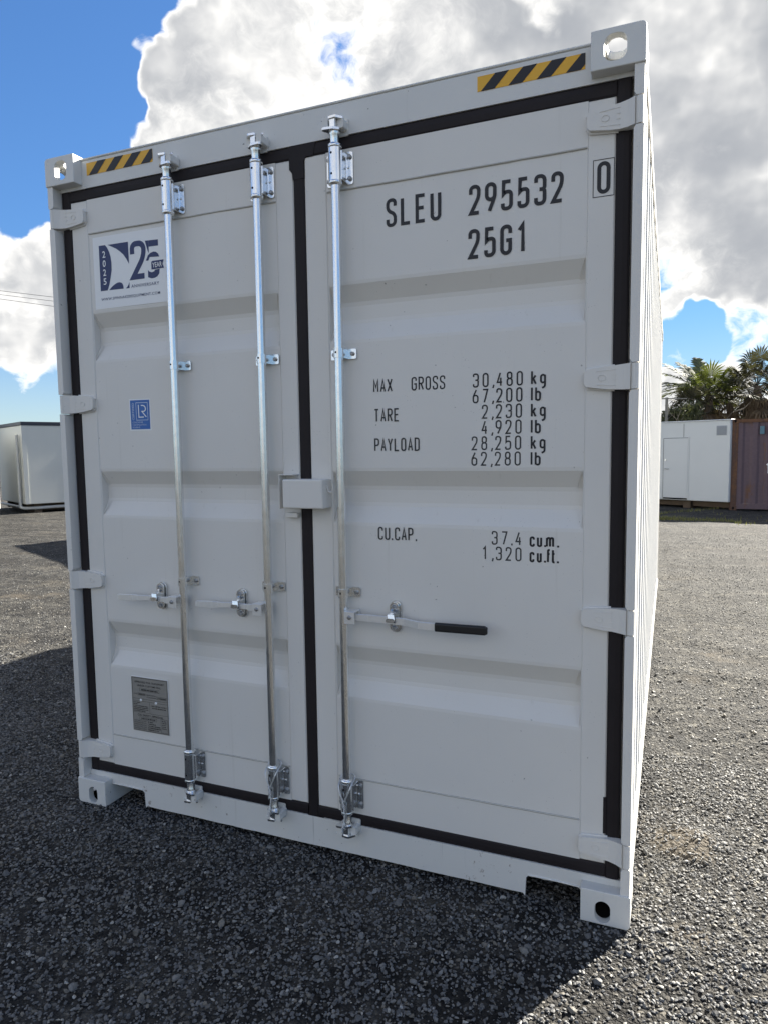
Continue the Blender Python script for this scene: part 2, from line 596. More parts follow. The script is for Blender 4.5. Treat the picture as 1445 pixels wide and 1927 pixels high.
def font_mesh(mb, body, x, z, size, y, width=None, rot=0.0, mi=0, align='LEFT', spacing=1.0, bold=0.0):
    """small print with the built-in font, flat on a plane facing -Y"""
    c = bpy.data.curves.new('print', 'FONT')
    c.body = body
    c.size = 1.0
    c.align_x = align
    c.space_character = spacing
    c.offset = bold
    c.resolution_u = 3
    o = bpy.data.objects.new('print', c)
    COL.objects.link(o)
    dg = bpy.context.evaluated_depsgraph_get()
    me = bpy.data.meshes.new_from_object(o.evaluated_get(dg))
    xs = [v.co.x for v in me.vertices] or [0]
    ys = [v.co.y for v in me.vertices] or [0]
    sx = size / .70
    if width:
        sx = width / max(1e-6, max(xs) - min(xs))
    sz = size / .70
    x0 = min(xs) if align == 'LEFT' else 0
    cr, sr = math.cos(rot), math.sin(rot)
    vv = []
    for v in me.vertices:
        a, b = (v.co.x - x0) * sx, v.co.y * sz
        vv.append((x + a * cr - b * sr, y, z + a * sr + b * cr))
    mb.add(vv, [tuple(p.vertices) for p in me.polygons], mi)
    bpy.data.objects.remove(o)
    bpy.data.curves.remove(c)
    bpy.data.meshes.remove(me)


# ------------------------------------------------------------------ ground
def gz(x, y):
    """gentle unevenness of the yard, metres"""
    x = np.asarray(x, float)
    y = np.asarray(y, float)
    z = .010 * np.sin(1.7 * x + .6 * y + 1.0) * np.cos(1.1 * y - .8 * x) + .006 * np.sin(4.1 * x - 2.3 * y) + .005 * np.sin(6.3 * y + 1.9 * x + 2)
    z = z + .010 * np.sin(9 * x + 3 * y) * np.sin(2.2 * y - 5 * x) * .5
    # small ridges left by wheels
    z = z + .014 * np.exp(-((y - 3.05 - .12 * np.sin(2 * x) + .25 * (x - 2.7)) / .10) ** 2) * (x > 2.46)
    z = z + .020 * np.exp(-((y - 3.75 + .5 * (x - 3)) / .14) ** 2) * (x > 2.6)
    z = z + .02 * np.exp(-((y - 8.8 + .3 * (x - 3)) / .25) ** 2) * (x > 2.5)
    # heap of soil by the container's side
    z = z + (.045 + .012 * np.sin(31 * x + 9 * y) * np.sin(27 * y - 13 * x)) * np.exp(-(((x - 2.62) / .16) ** 2 + ((y - .62) / .14) ** 2))
    # keep level under the container
    f = np.clip(np.maximum(np.abs(x - 1.219) - 1.18, np.abs(y - 3.03) - 3.0) / .25, 0, 1)
    return z * f - .004


def axis_lin(lo, hi, fine0, fine1, step):
    a = list(np.arange(fine0, fine1, step))
    out, d = [], step
    x = fine1
    while x < hi:
        out.append(x)
        d *= 1.22
        x += d
    out.append(hi)
    left, d = [], step
    x = fine0 - d
    while x > lo:
        left.append(x)
        d *= 1.22
        x -= d
    left.append(lo)
    return np.array(sorted(left) + a + out)


gx = axis_lin(-900, 900, -3.0, 4.6, .045)
gy = axis_lin(-300, 1500, -2.6, 6.5, .045)
GX, GY = np.meshgrid(gx, gy)
GZ = gz(GX, GY)
far = np.clip((np.hypot(GX - 2, GY) - 30) / 20, 0, 1)
GZ = GZ * (1 - far) - .004 * far
co = np.stack([GX.ravel(), GY.ravel(), GZ.ravel()], 1)
ny, nx = GX.shape
idx = np.arange(nx * ny).reshape(ny, nx)
q = np.stack([idx[:-1, :-1], idx[:-1, 1:], idx[1:, 1:], idx[1:, :-1]], -1).reshape(-1, 4)


def np_mesh(name, co, faces, mat, smooth=True):
    me = bpy.data.meshes.new(name)
    k = faces.shape[1]
    me.vertices.add(len(co))
    me.vertices.foreach_set('co', np.ascontiguousarray(co, dtype=np.float32).ravel())
    me.loops.add(faces.size)
    me.loops.foreach_set('vertex_index', np.ascontiguousarray(faces, dtype=np.int32).ravel())
    me.polygons.add(len(faces))
    me.polygons.foreach_set('loop_start', np.arange(0, faces.size, k, dtype=np.int32))
    me.polygons.foreach_set('use_smooth', np.full(len(faces), smooth, dtype=bool))
    me.update(calc_edges=True)
    me.materials.append(mat)
    return me


def soil_mask(t, pos):
    """where the pale soil shows between the stones: fixed patches on the yard"""
    nz = t.noise(pos, 3.2, 5, .65)
    m_ = None
    for (x, y, rx, ry, a) in SOIL:
        d = t.vmath('LENGTH', t.vmath('MULTIPLY', t.vmath('SUBTRACT', pos, (x, y, 0)), (1 / rx, 1 / ry, 0)), out=1)
        e = t.step(d, .35, 1.25, a, 0)
        m_ = e if m_ is None else t.math('MAXIMUM', m_, e)
    return t.step(t.math('ADD', m_, t.math('MULTIPLY', t.math('SUBTRACT', nz, .5), 1.5)), .45, .85)


SOIL = [(2.62, .62, .19, .17, .92), (2.36, -.40, .13, .10, .58), (3.05, 3.5, .45, .28, .50), (2.72, 2.85, .34, .16, .52), (-.25, -.1, .5, .5, .35),
        (-4.2, 3.4, .7, .4, .6), (-5.2, 2.9, .5, .3, .5), (2.62, .05, .14, .12, .5), (-3.0, 1.9, .9, .3, .4)]


def ground_material():
    mt, t, b = new_mat("gravel_ground")
    setb(b, .85, 0, .25)
    pos = t.new('ShaderNodeNewGeometry').outputs['Position']
    warp = t.vmath('ADD', pos, t.vmath('MULTIPLY', t.noise(pos, 40, 2, .5, out=1), (.012, .012, .012)))
    v1 = t.new('ShaderNodeTexVoronoi')
    t.l.new(warp, v1.inputs['Vector'])
    v1.inputs['Scale'].default_value = 62
    v2 = t.new('ShaderNodeTexVoronoi')
    t.l.new(warp, v2.inputs['Vector'])
    v2.inputs['Scale'].default_value = 135
    sep = t.new('ShaderNodeSeparateColor')
    t.l.new(v1.outputs['Color'], sep.inputs[0])
    c = t.mix(sep.outputs[0], (.034, .035, .036), (.125, .122, .115))
    c = t.mix(t.step(sep.outputs[1], .86, .97), c, (.26, .255, .235))
    grit = t.noise(pos, 240, 4, .7)
    c = t.mix(t.step(v1.outputs['Distance'], .35, .75, 0, .6), c, t.mix(grit, (.030, .030, .031), (.085, .083, .080)))
    big = t.noise(pos, .55, 4, .6)
    c = t.mix(t.step(big, .30, .62, 0, .6), c, t.mix(1.0, c, (.72, .70, .66), 'MULTIPLY'))
    rut = t.noise(t.vmath('MULTIPLY', t.vmath('ADD', pos, t.vmath('MULTIPLY', t.noise(pos, .8, 2, .5, out=1), (.6, .6, 0))), (.55, 2.4, 1)), 1.0, 4, .6)
    c = t.mix(t.step(rut, .40, .66), c, t.mix(1.0, c, (.55, .54, .54), 'MULTIPLY'))
    c = t.mix(1.0, c, (.74, .74, .75), 'MULTIPLY')
    v3 = t.new('ShaderNodeTexVoronoi')
    t.l.new(warp, v3.inputs['Vector'])
    v3.inputs['Scale'].default_value = 21
    sep3 = t.new('ShaderNodeSeparateColor')
    t.l.new(v3.outputs['Color'], sep3.inputs[0])
    c = t.mix(t.step(sep3.outputs[0], .0, 1.0), t.mix(1.0, c, (.50, .50, .51), 'MULTIPLY'), t.mix(1.0, c, (1.55, 1.53, 1.48), 'MULTIPLY'))
    med = t.noise(pos, 5.0, 5, .7)
    c = t.mix(t.step(med, .32, .68), t.mix(1.0, c, (.62, .62, .63), 'MULTIPLY'), t.mix(1.0, c, (1.18, 1.16, 1.10), 'MULTIPLY'))
    tan = t.noise(t.vmath('MULTIPLY', pos, (.7, 1.6, 1)), 1.3, 5, .65)
    c = t.mix(t.step(tan, .54, .70, 0, .42), c, (.105, .092, .072))
    sm = soil_mask(t, pos)
    c = t.mix(sm, c, t.mix(grit, (.050, .042, .033), (.125, .107, .082)))
    t.l.new(c, b.inputs['Base Color'])
    h = t.math('ADD', t.math('MULTIPLY', v1.outputs['Distance'], -1.0), t.math('MULTIPLY', v2.outputs['Distance'], -.45))
    h = t.math('ADD', h, t.math('MULTIPLY', grit, .25))
    t.l.new(t.bump(h, 1.0, .016), b.inputs['Normal'])
    return mt


GROUNDM = ground_material()
ground = link(bpy.data.objects.new("ground", np_mesh("ground", co, q, GROUNDM)))
tag(ground, kind="structure", label="grey gravel yard ground reaching the horizon")


# loose stones, real geometry where they can be told apart
def ico(sub):
    bm = bmesh.new()
    bmesh.ops.create_icosphere(bm, subdivisions=sub, radius=1.0)
    v = np.array([p.co[:] for p in bm.verts])
    f = np.array([[x.index for x in p.verts] for p in bm.faces])
    bm.free()
    return v, f


def rock_templates(sub, n, seed):
    r = np.random.default_rng(seed)
    v, f = ico(sub)
    out = []
    for k in range(n):
        vv = v * np.array([1.0, r.uniform(.50, .92), r.uniform(.26, .55)])
        # chop with random planes for crushed-stone facets
        for j in range(9 if sub > 1 else 7):
            d = r.normal(size=3)
            d /= np.linalg.norm(d)
            lim = r.uniform(.30, .66) * (1 - .45 * abs(d[2]))
            s = vv @ d
            vv = vv - np.outer(np.maximum(s - lim, 0) * .9, d)
        vv = vv * (1 + r.normal(scale=.05, size=(len(vv), 1)))
        out.append(vv)
    return out, f


def inside_container(x, y):
    return (x > .02) & (x < 2.42) & (y > .05) & (y < 6.03)


def scatter(n, xr, yr, dens_fn, smin, smax, power):
    x = rng.uniform(*xr, n)
    y = rng.uniform(*yr, n)
    keep = rng.uniform(size=n) < dens_fn(x, y)
    keep &= ~(inside_container(x, y) & (y > .9))
    x, y = x[keep], y[keep]
    s = smin + (smax - smin) * rng.power(power, len(x))
    return x, y, s


def soil_np(x, y):
    m_ = np.zeros_like(x)
    for (a, b, rx, ry, w_) in SOIL:
        d = np.hypot((x - a) / rx, (y - b) / ry)
        m_ = np.maximum(m_, w_ * np.clip((1.25 - d) / .9, 0, 1))
    return m_


def patch_np(x, y):
    return .5 + .5 * np.sin(2.1 * x + 1.3 * y + .7) * np.sin(1.7 * y - 2.6 * x + 1.9)


PROJ = np.array([R_[:], U_[:], F_[:]])


def in_view(x, y):
    """1 on the ground the photograph shows, thinning out over a few steps beside it"""
    d = np.stack([x - CAM.x, y - CAM.y, np.full_like(x, -CAM.z)], 1) @ PROJ.T
    zc = np.maximum(d[:, 2], .25)
    u, v = d[:, 0] / zc, d[:, 1] / zc
    ex = np.maximum(np.maximum(np.abs(u) - .60, 0) * .8, np.maximum(np.abs(v) - .78, 0))
    ex = ex * np.maximum(zc, .8)
    return np.clip(1 - ex / 1.0, 0, 1) ** 2 * (d[:, 2] > -.3)


def make_stones(sets, name, sub, seed):
    tmpl, tf = rock_templates(sub, 14, seed)
    T = np.array(tmpl)
    nv = T.shape[1]
    X = np.concatenate([s[0] for s in sets])
    Y = np.concatenate([s[1] for s in sets])
    S = np.concatenate([s[2] for s in sets])
    n = len(X)
    k = rng.integers(0, len(T), n)
    an = rng.uniform(0, 2 * np.pi, n)
    tx, ty = rng.normal(scale=.30, size=n), rng.normal(scale=.30, size=n)
    V = T[k] * S[:, None, None]
    c, s_ = np.cos(tx)[:, None], np.sin(tx)[:, None]
    y1, z1 = V[:, :, 1] * c - V[:, :, 2] * s_, V[:, :, 1] * s_ + V[:, :, 2] * c
    c, s_ = np.cos(ty)[:, None], np.sin(ty)[:, None]
    x2, z2 = V[:, :, 0] * c + z1 * s_, -V[:, :, 0] * s_ + z1 * c
    c, s_ = np.cos(an)[:, None], np.sin(an)[:, None]
    x3, y3 = x2 * c - y1 * s_, x2 * s_ + y1 * c
    lift = S * rng.uniform(.06, .46, n)
    Z = gz(X, Y) + lift
    P = np.stack([x3 + X[:, None], y3 + Y[:, None], z2 + Z[:, None]], -1).reshape(-1, 3)
    Fc = (tf[None] + (np.arange(n) * nv)[:, None, None]).reshape(-1, 3)
    me = np_mesh(name, P, Fc, STONE, smooth=False)
    tone = np.repeat(np.clip(rng.beta(1.5, 2.4, n), 0, 1), nv).astype(np.float32)
    hue = np.repeat(rng.uniform(size=n), nv).astype(np.float32)
    me.attributes.new('tone', 'FLOAT', 'POINT').data.foreach_set('value', tone)
    me.attributes.new('hue', 'FLOAT', 'POINT').data.foreach_set('value', hue)
    o = link(bpy.data.objects.new(name, me))
    return o, n


def stone_material():
    mt, t, b = new_mat("crushed_basalt")
    setb(b, .62, 0, .35)
    a = t.new('ShaderNodeAttribute', attribute_name='tone').outputs['Fac']
    h = t.new('ShaderNodeAttribute', attribute_name='hue').outputs['Fac']
    pos = t.new('ShaderNodeNewGeometry').outputs['Position']
    c = t.mix(a, (.068, .069, .072), (.228, .226, .218))
    c = t.mix(t.step(h, .84, .90, 0, .6), c, (.175, .155, .120))
    c = t.mix(t.step(h, .975, .985, 0, .8), c, (.42, .41, .38))
    n = t.noise(pos, 180, 4, .65)
    c = t.mix(n, t.mix(1.0, c, (.72, .72, .72), 'MULTIPLY'), t.mix(1.0, c, (1.22, 1.20, 1.16), 'MULTIPLY'))
    t.l.new(c, b.inputs['Base Color'])
    t.l.new(t.bump(t.noise(pos, 420, 3, .6), .35, .002), b.inputs['Normal'])
    return mt


STONE = stone_material()


def near_d(x, y):
    d = np.hypot(x - CAM.x, y - CAM.y)
    return in_view(x, y) * (1 - .75 * soil_np(x, y)) * (.70 + .30 * patch_np(x, y))


def far_d(x, y):
    d = np.hypot(x - CAM.x, y - CAM.y)
    return near_d(x, y) * np.clip(1.25 - d / 12, .12, 1)


setsA = [scatter(2600, (-2.6, 3.6), (-1.4, 3.0), near_d, .012, .023, .6)]
# a few stones lying on the soil heap and kicked up by the corner
setsA.append((rng.normal(2.62, .14, 90), rng.normal(.60, .14, 90), rng.uniform(.005, .016, 90)))
setsA.append((rng.normal(2.53, .05, 60), rng.normal(.02, .12, 60), rng.uniform(.006, .017, 60)))
stones1, na = make_stones(setsA, "gravel", 2, 3)
setsB = [scatter(155000, (-2.9, 3.9), (-1.9, 1.5), near_d, .0048, .0130, .75),
         scatter(98000, (-3.4, 4.2), (-1.9, 3.2), near_d, .0027, .0064, .7),
         scatter(46000, (2.44, 5.2), (1.2, 12.0), far_d, .005, .013, .8),
         scatter(58000, (-9.0, .0), (.0, 9.0), far_d, .006, .015, .8)]
stones2, nb = make_stones(setsB, "fine_gravel", 1, 5)
tag(stones1, "loose crushed grey gravel stones covering the yard", "gravel", kind="stuff")
tag(stones2, "finer grey gravel chips between the larger stones", "gravel", kind="stuff")
print("stones", na, nb, na * 80 + nb * 20)

# ------------------------------------------------------------------ the shipping container
CW, CH, CL = 2.438, 2.896, 6.058
box = empty("shipping_container", (0, 0, 0))
tag(box, "tall light grey shipping container with two shut doors standing on the gravel", "container")


# corner castings: hollow blocks with oval apertures
def casting_mesh(top):
    w_, d_, h_ = .162, .178, .118
    bm = bmesh.new()
    bmesh.ops.create_cube(bm, size=1.0)
    for v in bm.verts:
        v.co = Vector(((v.co.x + .5) * w_, (v.co.y + .5) * d_, (v.co.z + .5) * h_))
    # the outer edge (x=0) and its outer end (top or bottom) are rounded
    ed = []
    for e in bm.edges:
        a, b = e.verts[0].co, e.verts[1].co
        mid = (a + b) / 2
        zo = h_ if top else 0.0
        if mid.x < 1e-6 and abs(mid.z - zo) < 1e-6:
            ed.append(e)
    bmesh.ops.bevel(bm, geom=ed, offset=.016, segments=5, affect='EDGES', profile=.5)
    ed = [e for e in bm.edges if len(e.link_faces) == 2 and e.calc_face_angle(0) > rad(50)]
    bmesh.ops.bevel(bm, geom=ed, offset=.003, segments=2, affect='EDGES', profile=.5)
    me = bpy.data.meshes.new("casting")
    bm.to_mesh(me)
    bm.free()
    body = link(bpy.data.objects.new("casting_tmp", me))
    cutters = []

    def cutter(mb):
        o = mb.build("cut_tmp", PAINT)
        cutters.append(o)
    z0c = .024 if top else .005
    cutter(MB().box(.028, w_ - .012, .028, d_ - .012, z0c, h_ - .024))
    fx = .089
    if top:
        cutter(MB().prism(obround(fx, h_ * .50, .0335, .040, 6, .026), 'y', -.02, .06))
        cutter(MB().prism(obround(.085, h_ * .52, .037, .030, 6), 'x', -.02, .06))
        cutter(MB().prism(obround(.089, .089, .032, .058, 6), 'z', h_ - .05, h_ + .02))
    else:
        cutter(MB().prism(obround(fx, .046, .0255, .0385, 8), 'y', -.02, .06))
        cutter(MB().prism(obround(.085, .048, .037, .026, 8), 'x', -.02, .06))
    for c in cutters:
        md = body.modifiers.new('b', 'BOOLEAN')
        md.operation = 'DIFFERENCE'
        md.solver = 'EXACT'
        md.object = c
    dg = bpy.context.evaluated_depsgraph_get()
    out = bpy.data.meshes.new_from_object(body.evaluated_get(dg))
    out.name = "corner_casting"
    out.materials.clear()
    out.materials.append(HEADPAINT if top else SILLPAINT)
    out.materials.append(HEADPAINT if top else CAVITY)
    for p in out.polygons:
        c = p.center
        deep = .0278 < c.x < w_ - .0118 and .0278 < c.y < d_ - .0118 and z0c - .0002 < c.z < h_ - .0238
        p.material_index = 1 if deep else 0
    bpy.data.objects.remove(body)
    for c in cutters:
        bpy.data.objects.remove(c)
    return out


def mirrored(me, mx, my):
    c = me.copy()
    for v in c.vertices:
        v.co.x *= -1 if mx else 1
        v.co.y *= -1 if my else 1
    if mx != my:
        c.flip_normals()
    c.update()
    return c


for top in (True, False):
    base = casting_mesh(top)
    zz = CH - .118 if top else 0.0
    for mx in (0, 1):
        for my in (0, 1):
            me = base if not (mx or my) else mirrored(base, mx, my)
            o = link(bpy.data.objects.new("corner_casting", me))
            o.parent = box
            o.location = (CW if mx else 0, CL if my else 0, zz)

HZ = [2.645, 1.845, 1.052, .253]          # hinge heights

# front corner posts: outer lip notched round the hinges, channel behind
for side in (0, 1):
    mb = MB()

    def X(a):
        return CW - a if side else a
    zs = [.118] + [z for h in sorted(HZ) for z in (h - .043, h + .043)] + [CH - .118]
    for i in range(0, len(zs), 2):
        z0, z1 = zs[i], zs[i + 1]
        poly = [(X(.0035), z0), (X(.0035), z1), (X(.026 if i < len(zs) - 2 else .033), z1), (X(.033), z1 - .010), (X(.033), z0 + .010), (X(.026 if i > 0 else .033), z0)]
        mb.prism(poly, 'y', .006, .056)
    mb.box(min(X(.0038), X(.036)), max(X(.0038), X(.036)), .0562, .16, .118, CH - .118)
    mb.box(min(X(.0362), X(.10)), max(X(.0362), X(.10)), .078, .16, .118, CH - .118)
    # return of the outer face towards the side wall
    mb.build("corner_post", PAINT, box, bevel=.0045, seg=3)
for side in (0, 1):
    x0 = 0.004 if not side else CW - .12
    MB().box(x0, x0 + .116, CL - .12, CL - .004, .118, CH - .118).build("corner_post", PAINT, box, bevel=.004)

# header and sill
mb = MB()
prof = [(.0455, 2.7632), (.0455, 2.872), (.050, 2.881), (.060, 2.884), (.16, 2.884), (.16, 2.7632)]
mb.prism(prof, 'x', .1625, CW - .1625)
mb.box(.034, CW - .034, .0462, .16, 2.7634, 2.7775)
header = mb.build("door_header", HEADPAINT, box)
mb = MB()
# sill with tie-down openings at both ends; ragged torch-cut edges
zt, zb = .1422, .020


def ragged(x0, x1, z, n, amp):
    return [(x0 + (x1 - x0) * i / n, z + random.uniform(-amp, amp)) for i in range(n + 1)]


pts = [(.034, zt), (.034, .1185), (.163, .1185), (.163, .094)] + ragged(.172, .336, .092, 12, .0022)[0:] + [(.345, .088), (.352, .078), (.354, .04), (.3555, .012)]
pts += ragged(.366, CW - .368, zb, 26, .0012)
pts += [(CW - .360, .010), (CW - .3585, .05), (CW - .357, .080)] + ragged(CW - .350, CW - .180, .088, 12, .0022) + [(CW - .168, .082), (CW - .163, .07), (CW - .163, .1185), (CW - .034, .1185), (CW - .034, zt)]
mb.prism(pts, 'y', .046, .060)
mb.box(.175, CW - .175, .0605, .16, .096, .1415)
# weld seam along the tops of the openings and the castings
mb.tube([(.165, .0455, .0955), (.25, .045, .0965), (.34, .0455, .0945)], .0035, 6)
mb.tube([(CW - .35, .0455, .0925), (CW - .25, .045, .0935), (CW - .168, .0455, .0905)], .0035, 6)
sill = mb.build("door_sill", SILLPAINT, box)
# drip edge along the header's top
MB().tube([(.163, .0475, 2.8835), (.8, .0478, 2.884), (1.6, .0474, 2.8838), (CW - .163, .0475, 2.8835)], .0045, 8).build("header_lip", HEADPAINT, box)


# side walls: trapezoid corrugation
def corr_profile(y0, y1, outer, depth, sgn):
    """polyline (x,y) running along y"""
    pts, y = [(outer, y0)], y0 + .03
    while y + .278 < y1 - .03:
        pts += [(outer, y + .036), (outer - sgn * depth, y + .036 + .068), (outer - sgn * depth, y + .036 + .138), (outer, y + .036 + .206)]
        y += .278
    pts.append((outer, y1))
    return pts


for side in (0, 1):
    sgn = 1 if side else -1
    outer = CW - .010 if side else .010
    pr = corr_profile(.15, CL - .11, outer, .036, sgn)
    mb = MB()
    n = len(pr)
    v = [(x, y, z) for z in (.155, 2.835) for (x, y) in pr] + [(x - sgn * .002, y, z) for z in (.155, 2.835) for (x, y) in pr]
    f = []
    for i in range(n - 1):
        f.append((i, i + 1, n + i + 1, n + i))
        f.append((2 * n + i, 3 * n + i, 3 * n + i + 1, 2 * n + i + 1))
    mb.add(v, f)
    me_o = mb.build("side_wall", SIDEPAINT, box)
    a, b = (CW - .075, CW - .004) if side else (.004, .075)
    MB().box(a, b, .1782, CL - .1782, .045, .154).build("bottom_side_rail", SILLPAINT, box, bevel=.004)
    MB().box(a, b, .1782, CL - .1782, 2.836, 2.886).build("top_side_rail", PAINT, box, bevel=.006)
mb = MB()
n = 22
v, f = [], []
ys = np.linspace(.16, CL - .1, 2 * n + 1)
for i, y in enumerate(ys):
    z = 2.872 if i % 2 == 0 else 2.858
    v += [(.07, y, z), (CW - .07, y, z)]
for i in range(2 * n):
    f.append((2 * i, 2 * i + 1, 2 * i + 3, 2 * i + 2))
mb.add(v, f)
mb.build("roof", PAINT, box)
mb = MB()
pr = []
x = .11
while x < CW - .3:
    pr += [(x, CL - .02), (x + .07, CL - .02), (x + .13, CL - .06), (x + .20, CL - .06)]
    x += .26
pr.append((CW - .11, CL - .02))
v = [(a, b, z) for z in (.15, 2.86) for a, b in pr]
n = len(pr)
mb.add(v, [(i, i + 1, n + i + 1, n + i) for i in range(n - 1)])
mb.build("front_wall", PAINT, box)
MB().box(.16, CW - .16, CL - .12, CL - .01, .02, .149).build("front_sill", PAINT, box)
MB().box(.16, CW - .16, CL - .12, CL - .006, 2.861, 2.886).build("front_header", PAINT, box)
MB().box(.07, CW - .07, .165, CL - .13, .142, .172).build("floor", PLY, box)
for k in range(17):
    y = .42 + k * .33
    MB().box(.076, CW - .076, y, y + .045, .03, .141).build("cross_member", DARKU, box)

# ---- doors
GR = [(2.237, 2.172, 2.102, 2.031), (1.547, 1.483, 1.415, 1.348), (.866, .798, .728, .660)]
DZ0, DZ1 = .188, 2.717
PZ0, PZ1 = .332, 2.575
YF, YP, YG = .050, .0535, .0905


def door(x0, x1, px0, px1, label):
    mb = MB()
    c = .006
    # stiles and rails of the frame
    mb.box(x0, px0, YF, .098, DZ0, DZ1, ch=c)
    mb.box(px1, x1, YF, .098, DZ0, DZ1, ch=c)
    mb.box(px0 - .003, px1 + .003, YF + .0012, .0975, PZ1, DZ1 - .0004)
    mb.box(px0 - .003, px1 + .003, YF + .0012, .0975, DZ0 + .0004, PZ0)
    d = mb.build("door", PAINT, box)
    d["label"] = label
    # pressed panel: three grooves running across
    prof = [(YP, PZ1 - .001)]
    for (a, b, c_, e) in GR:
        r = .010
        for z, y, z2, y2 in ((a, YP, b, YG), (b, YG, c_, YG), (c_, YG, e, YP)):
            pass
        prof += [(YP, a + r), (YP + .0015, a - r * .2), (YG - .003, b + r * .5), (YG, b - r), (YG, c_ + r), (YG - .003, c_ - r * .5), (YP + .0015, e + r * .2), (YP, e - r)]
    prof.append((YP, PZ0 + .001))
    n = len(prof)
    mb = MB()
    xs = [px0 - .002, px0 + .35 * (px1 - px0), px0 + .7 * (px1 - px0), px1 + .002]
    v = [(x, y + (.0012 * math.sin(9 * x + 4 * z) if 0 < i < 3 else 0), z) for i, x in enumerate(xs) for (y, z) in prof]
    f = [(i * n + k, i * n + k + 1, (i + 1) * n + k + 1, (i + 1) * n + k) for i in range(3) for k in range(n - 1)]
    mb.add(v, f)
    # fillets where the grooves run out against the stiles
    for (a, b, c_, e) in GR:
        for sx, xx in ((1, px0), (-1, px1)):
            pr = [(YP + .001, a), (YG - .001, b), (YG - .001, c_), (YP + .001, e)]
            vv = [(xx + sx * .0005, y, z) for y, z in pr] + [(xx + sx * .022, y + .0005, z) for y, z in pr]
            vv[4:] = [(xx + sx * .006, pr[0][0] + .001, pr[0][1] - .012), (xx + sx * .024, YG + .0005, b - .004), (xx + sx * .024, YG + .0005, c_ + .004), (xx + sx * .006, pr[3][0] + .001, pr[3][1] + .012)]
            ff = [(0, 1, 5, 4), (1, 2, 6, 5), (2, 3, 7, 6)]
            mb.add(vv, ff)
    mb.build("panel", PAINT, d)
    # weld beads round the panel
    for z in (PZ1, PZ0):
        mb = MB()
        pp = [(px0 + (px1 - px0) * k / 14, YF + .0015 + random.uniform(-.0004, .0004), z + random.uniform(-.0008, .0008)) for k in range(15)]
        mb.tube(pp, .0034, 6)
        mb.build("weld_bead", WELDP, d)
    return d


doorL = door(.083, 1.197, .181, 1.116, "left door leaf with two galvanised lock rods and stickers")
doorR = door(1.242, 2.352, 1.337, 2.263, "right door leaf with one lock rod and the printed numbers")


# rubber gaskets
def strip(mb, p0, p1, ax):
    """ribbed rubber lip between two 2-D corners; ax = running axis"""
    (xa, za), (xb, zb_) = p0, p1
    if ax == 'x':
        w0, w1 = za, zb_
        poly = [(.088, w0), (.052, w0), (.0485, w0 + .006), (.0472, w0 + (w1 - w0) * .5), (.0485, w1 - .006), (.052, w1), (.088, w1)]
        mb.prism(poly, 'x', xa, xb)
    else:
        w0, w1 = xa, xb
        poly = [(w0, .088), (w0, .052), (w0 + .006, .0485), (w0 + (w1 - w0) * .5, .0472), (w1 - .006, .0485), (w1, .052), (w1, .088)]
        mb.prism(poly, 'z', za, zb_)


GX0, GX1, GZ0, GZ1 = .0365, 2.3965, .1425, 2.763
mb = MB()
strip(mb, (GX0, GZ0), (.0845, GZ1), 'z')
strip(mb, (.0848, DZ1 - .0012), (1.1815, GZ1 - .0003), 'x')
strip(mb, (.0848, GZ0 + .0003), (1.1960, DZ0 + .0012), 'x')
mb.build("gasket", RUBBER, doorL)
mb = MB()
strip(mb, (1.1968, .1430), (1.2428, 2.690), 'z')
strip(mb, (2.3512, GZ0), (GX1, GZ1), 'z')
strip(mb, (1.2820, DZ1 - .0012), (2.3508, GZ1 - .0003), 'x')
strip(mb, (1.2432, GZ0 + .0003), (2.3508, DZ0 + .0012), 'x')
# overlapping corner flap at the head of the closing edge
mb.prism([(1.1820, 2.679), (1.194, 2.664), (1.197, 2.640), (1.2435, 2.640), (1.2435, 2.700), (1.252, 2.7155), (1.283, 2.7155), (1.2945, 2.7610), (1.277, 2.7715), (1.1820, 2.7705)], 'y', .0462, .080)
mb.prism([(1.196, .1400), (1.2665, .1385), (1.2665, .1440), (1.196, .1440)], 'y', .047, .06)
mb.prism([(2.3425, .300), (2.3520, .300), (2.3520, .430), (2.3425, .430)], 'y', .0488, .053)
mb.build("gasket", RUBBER, doorR)


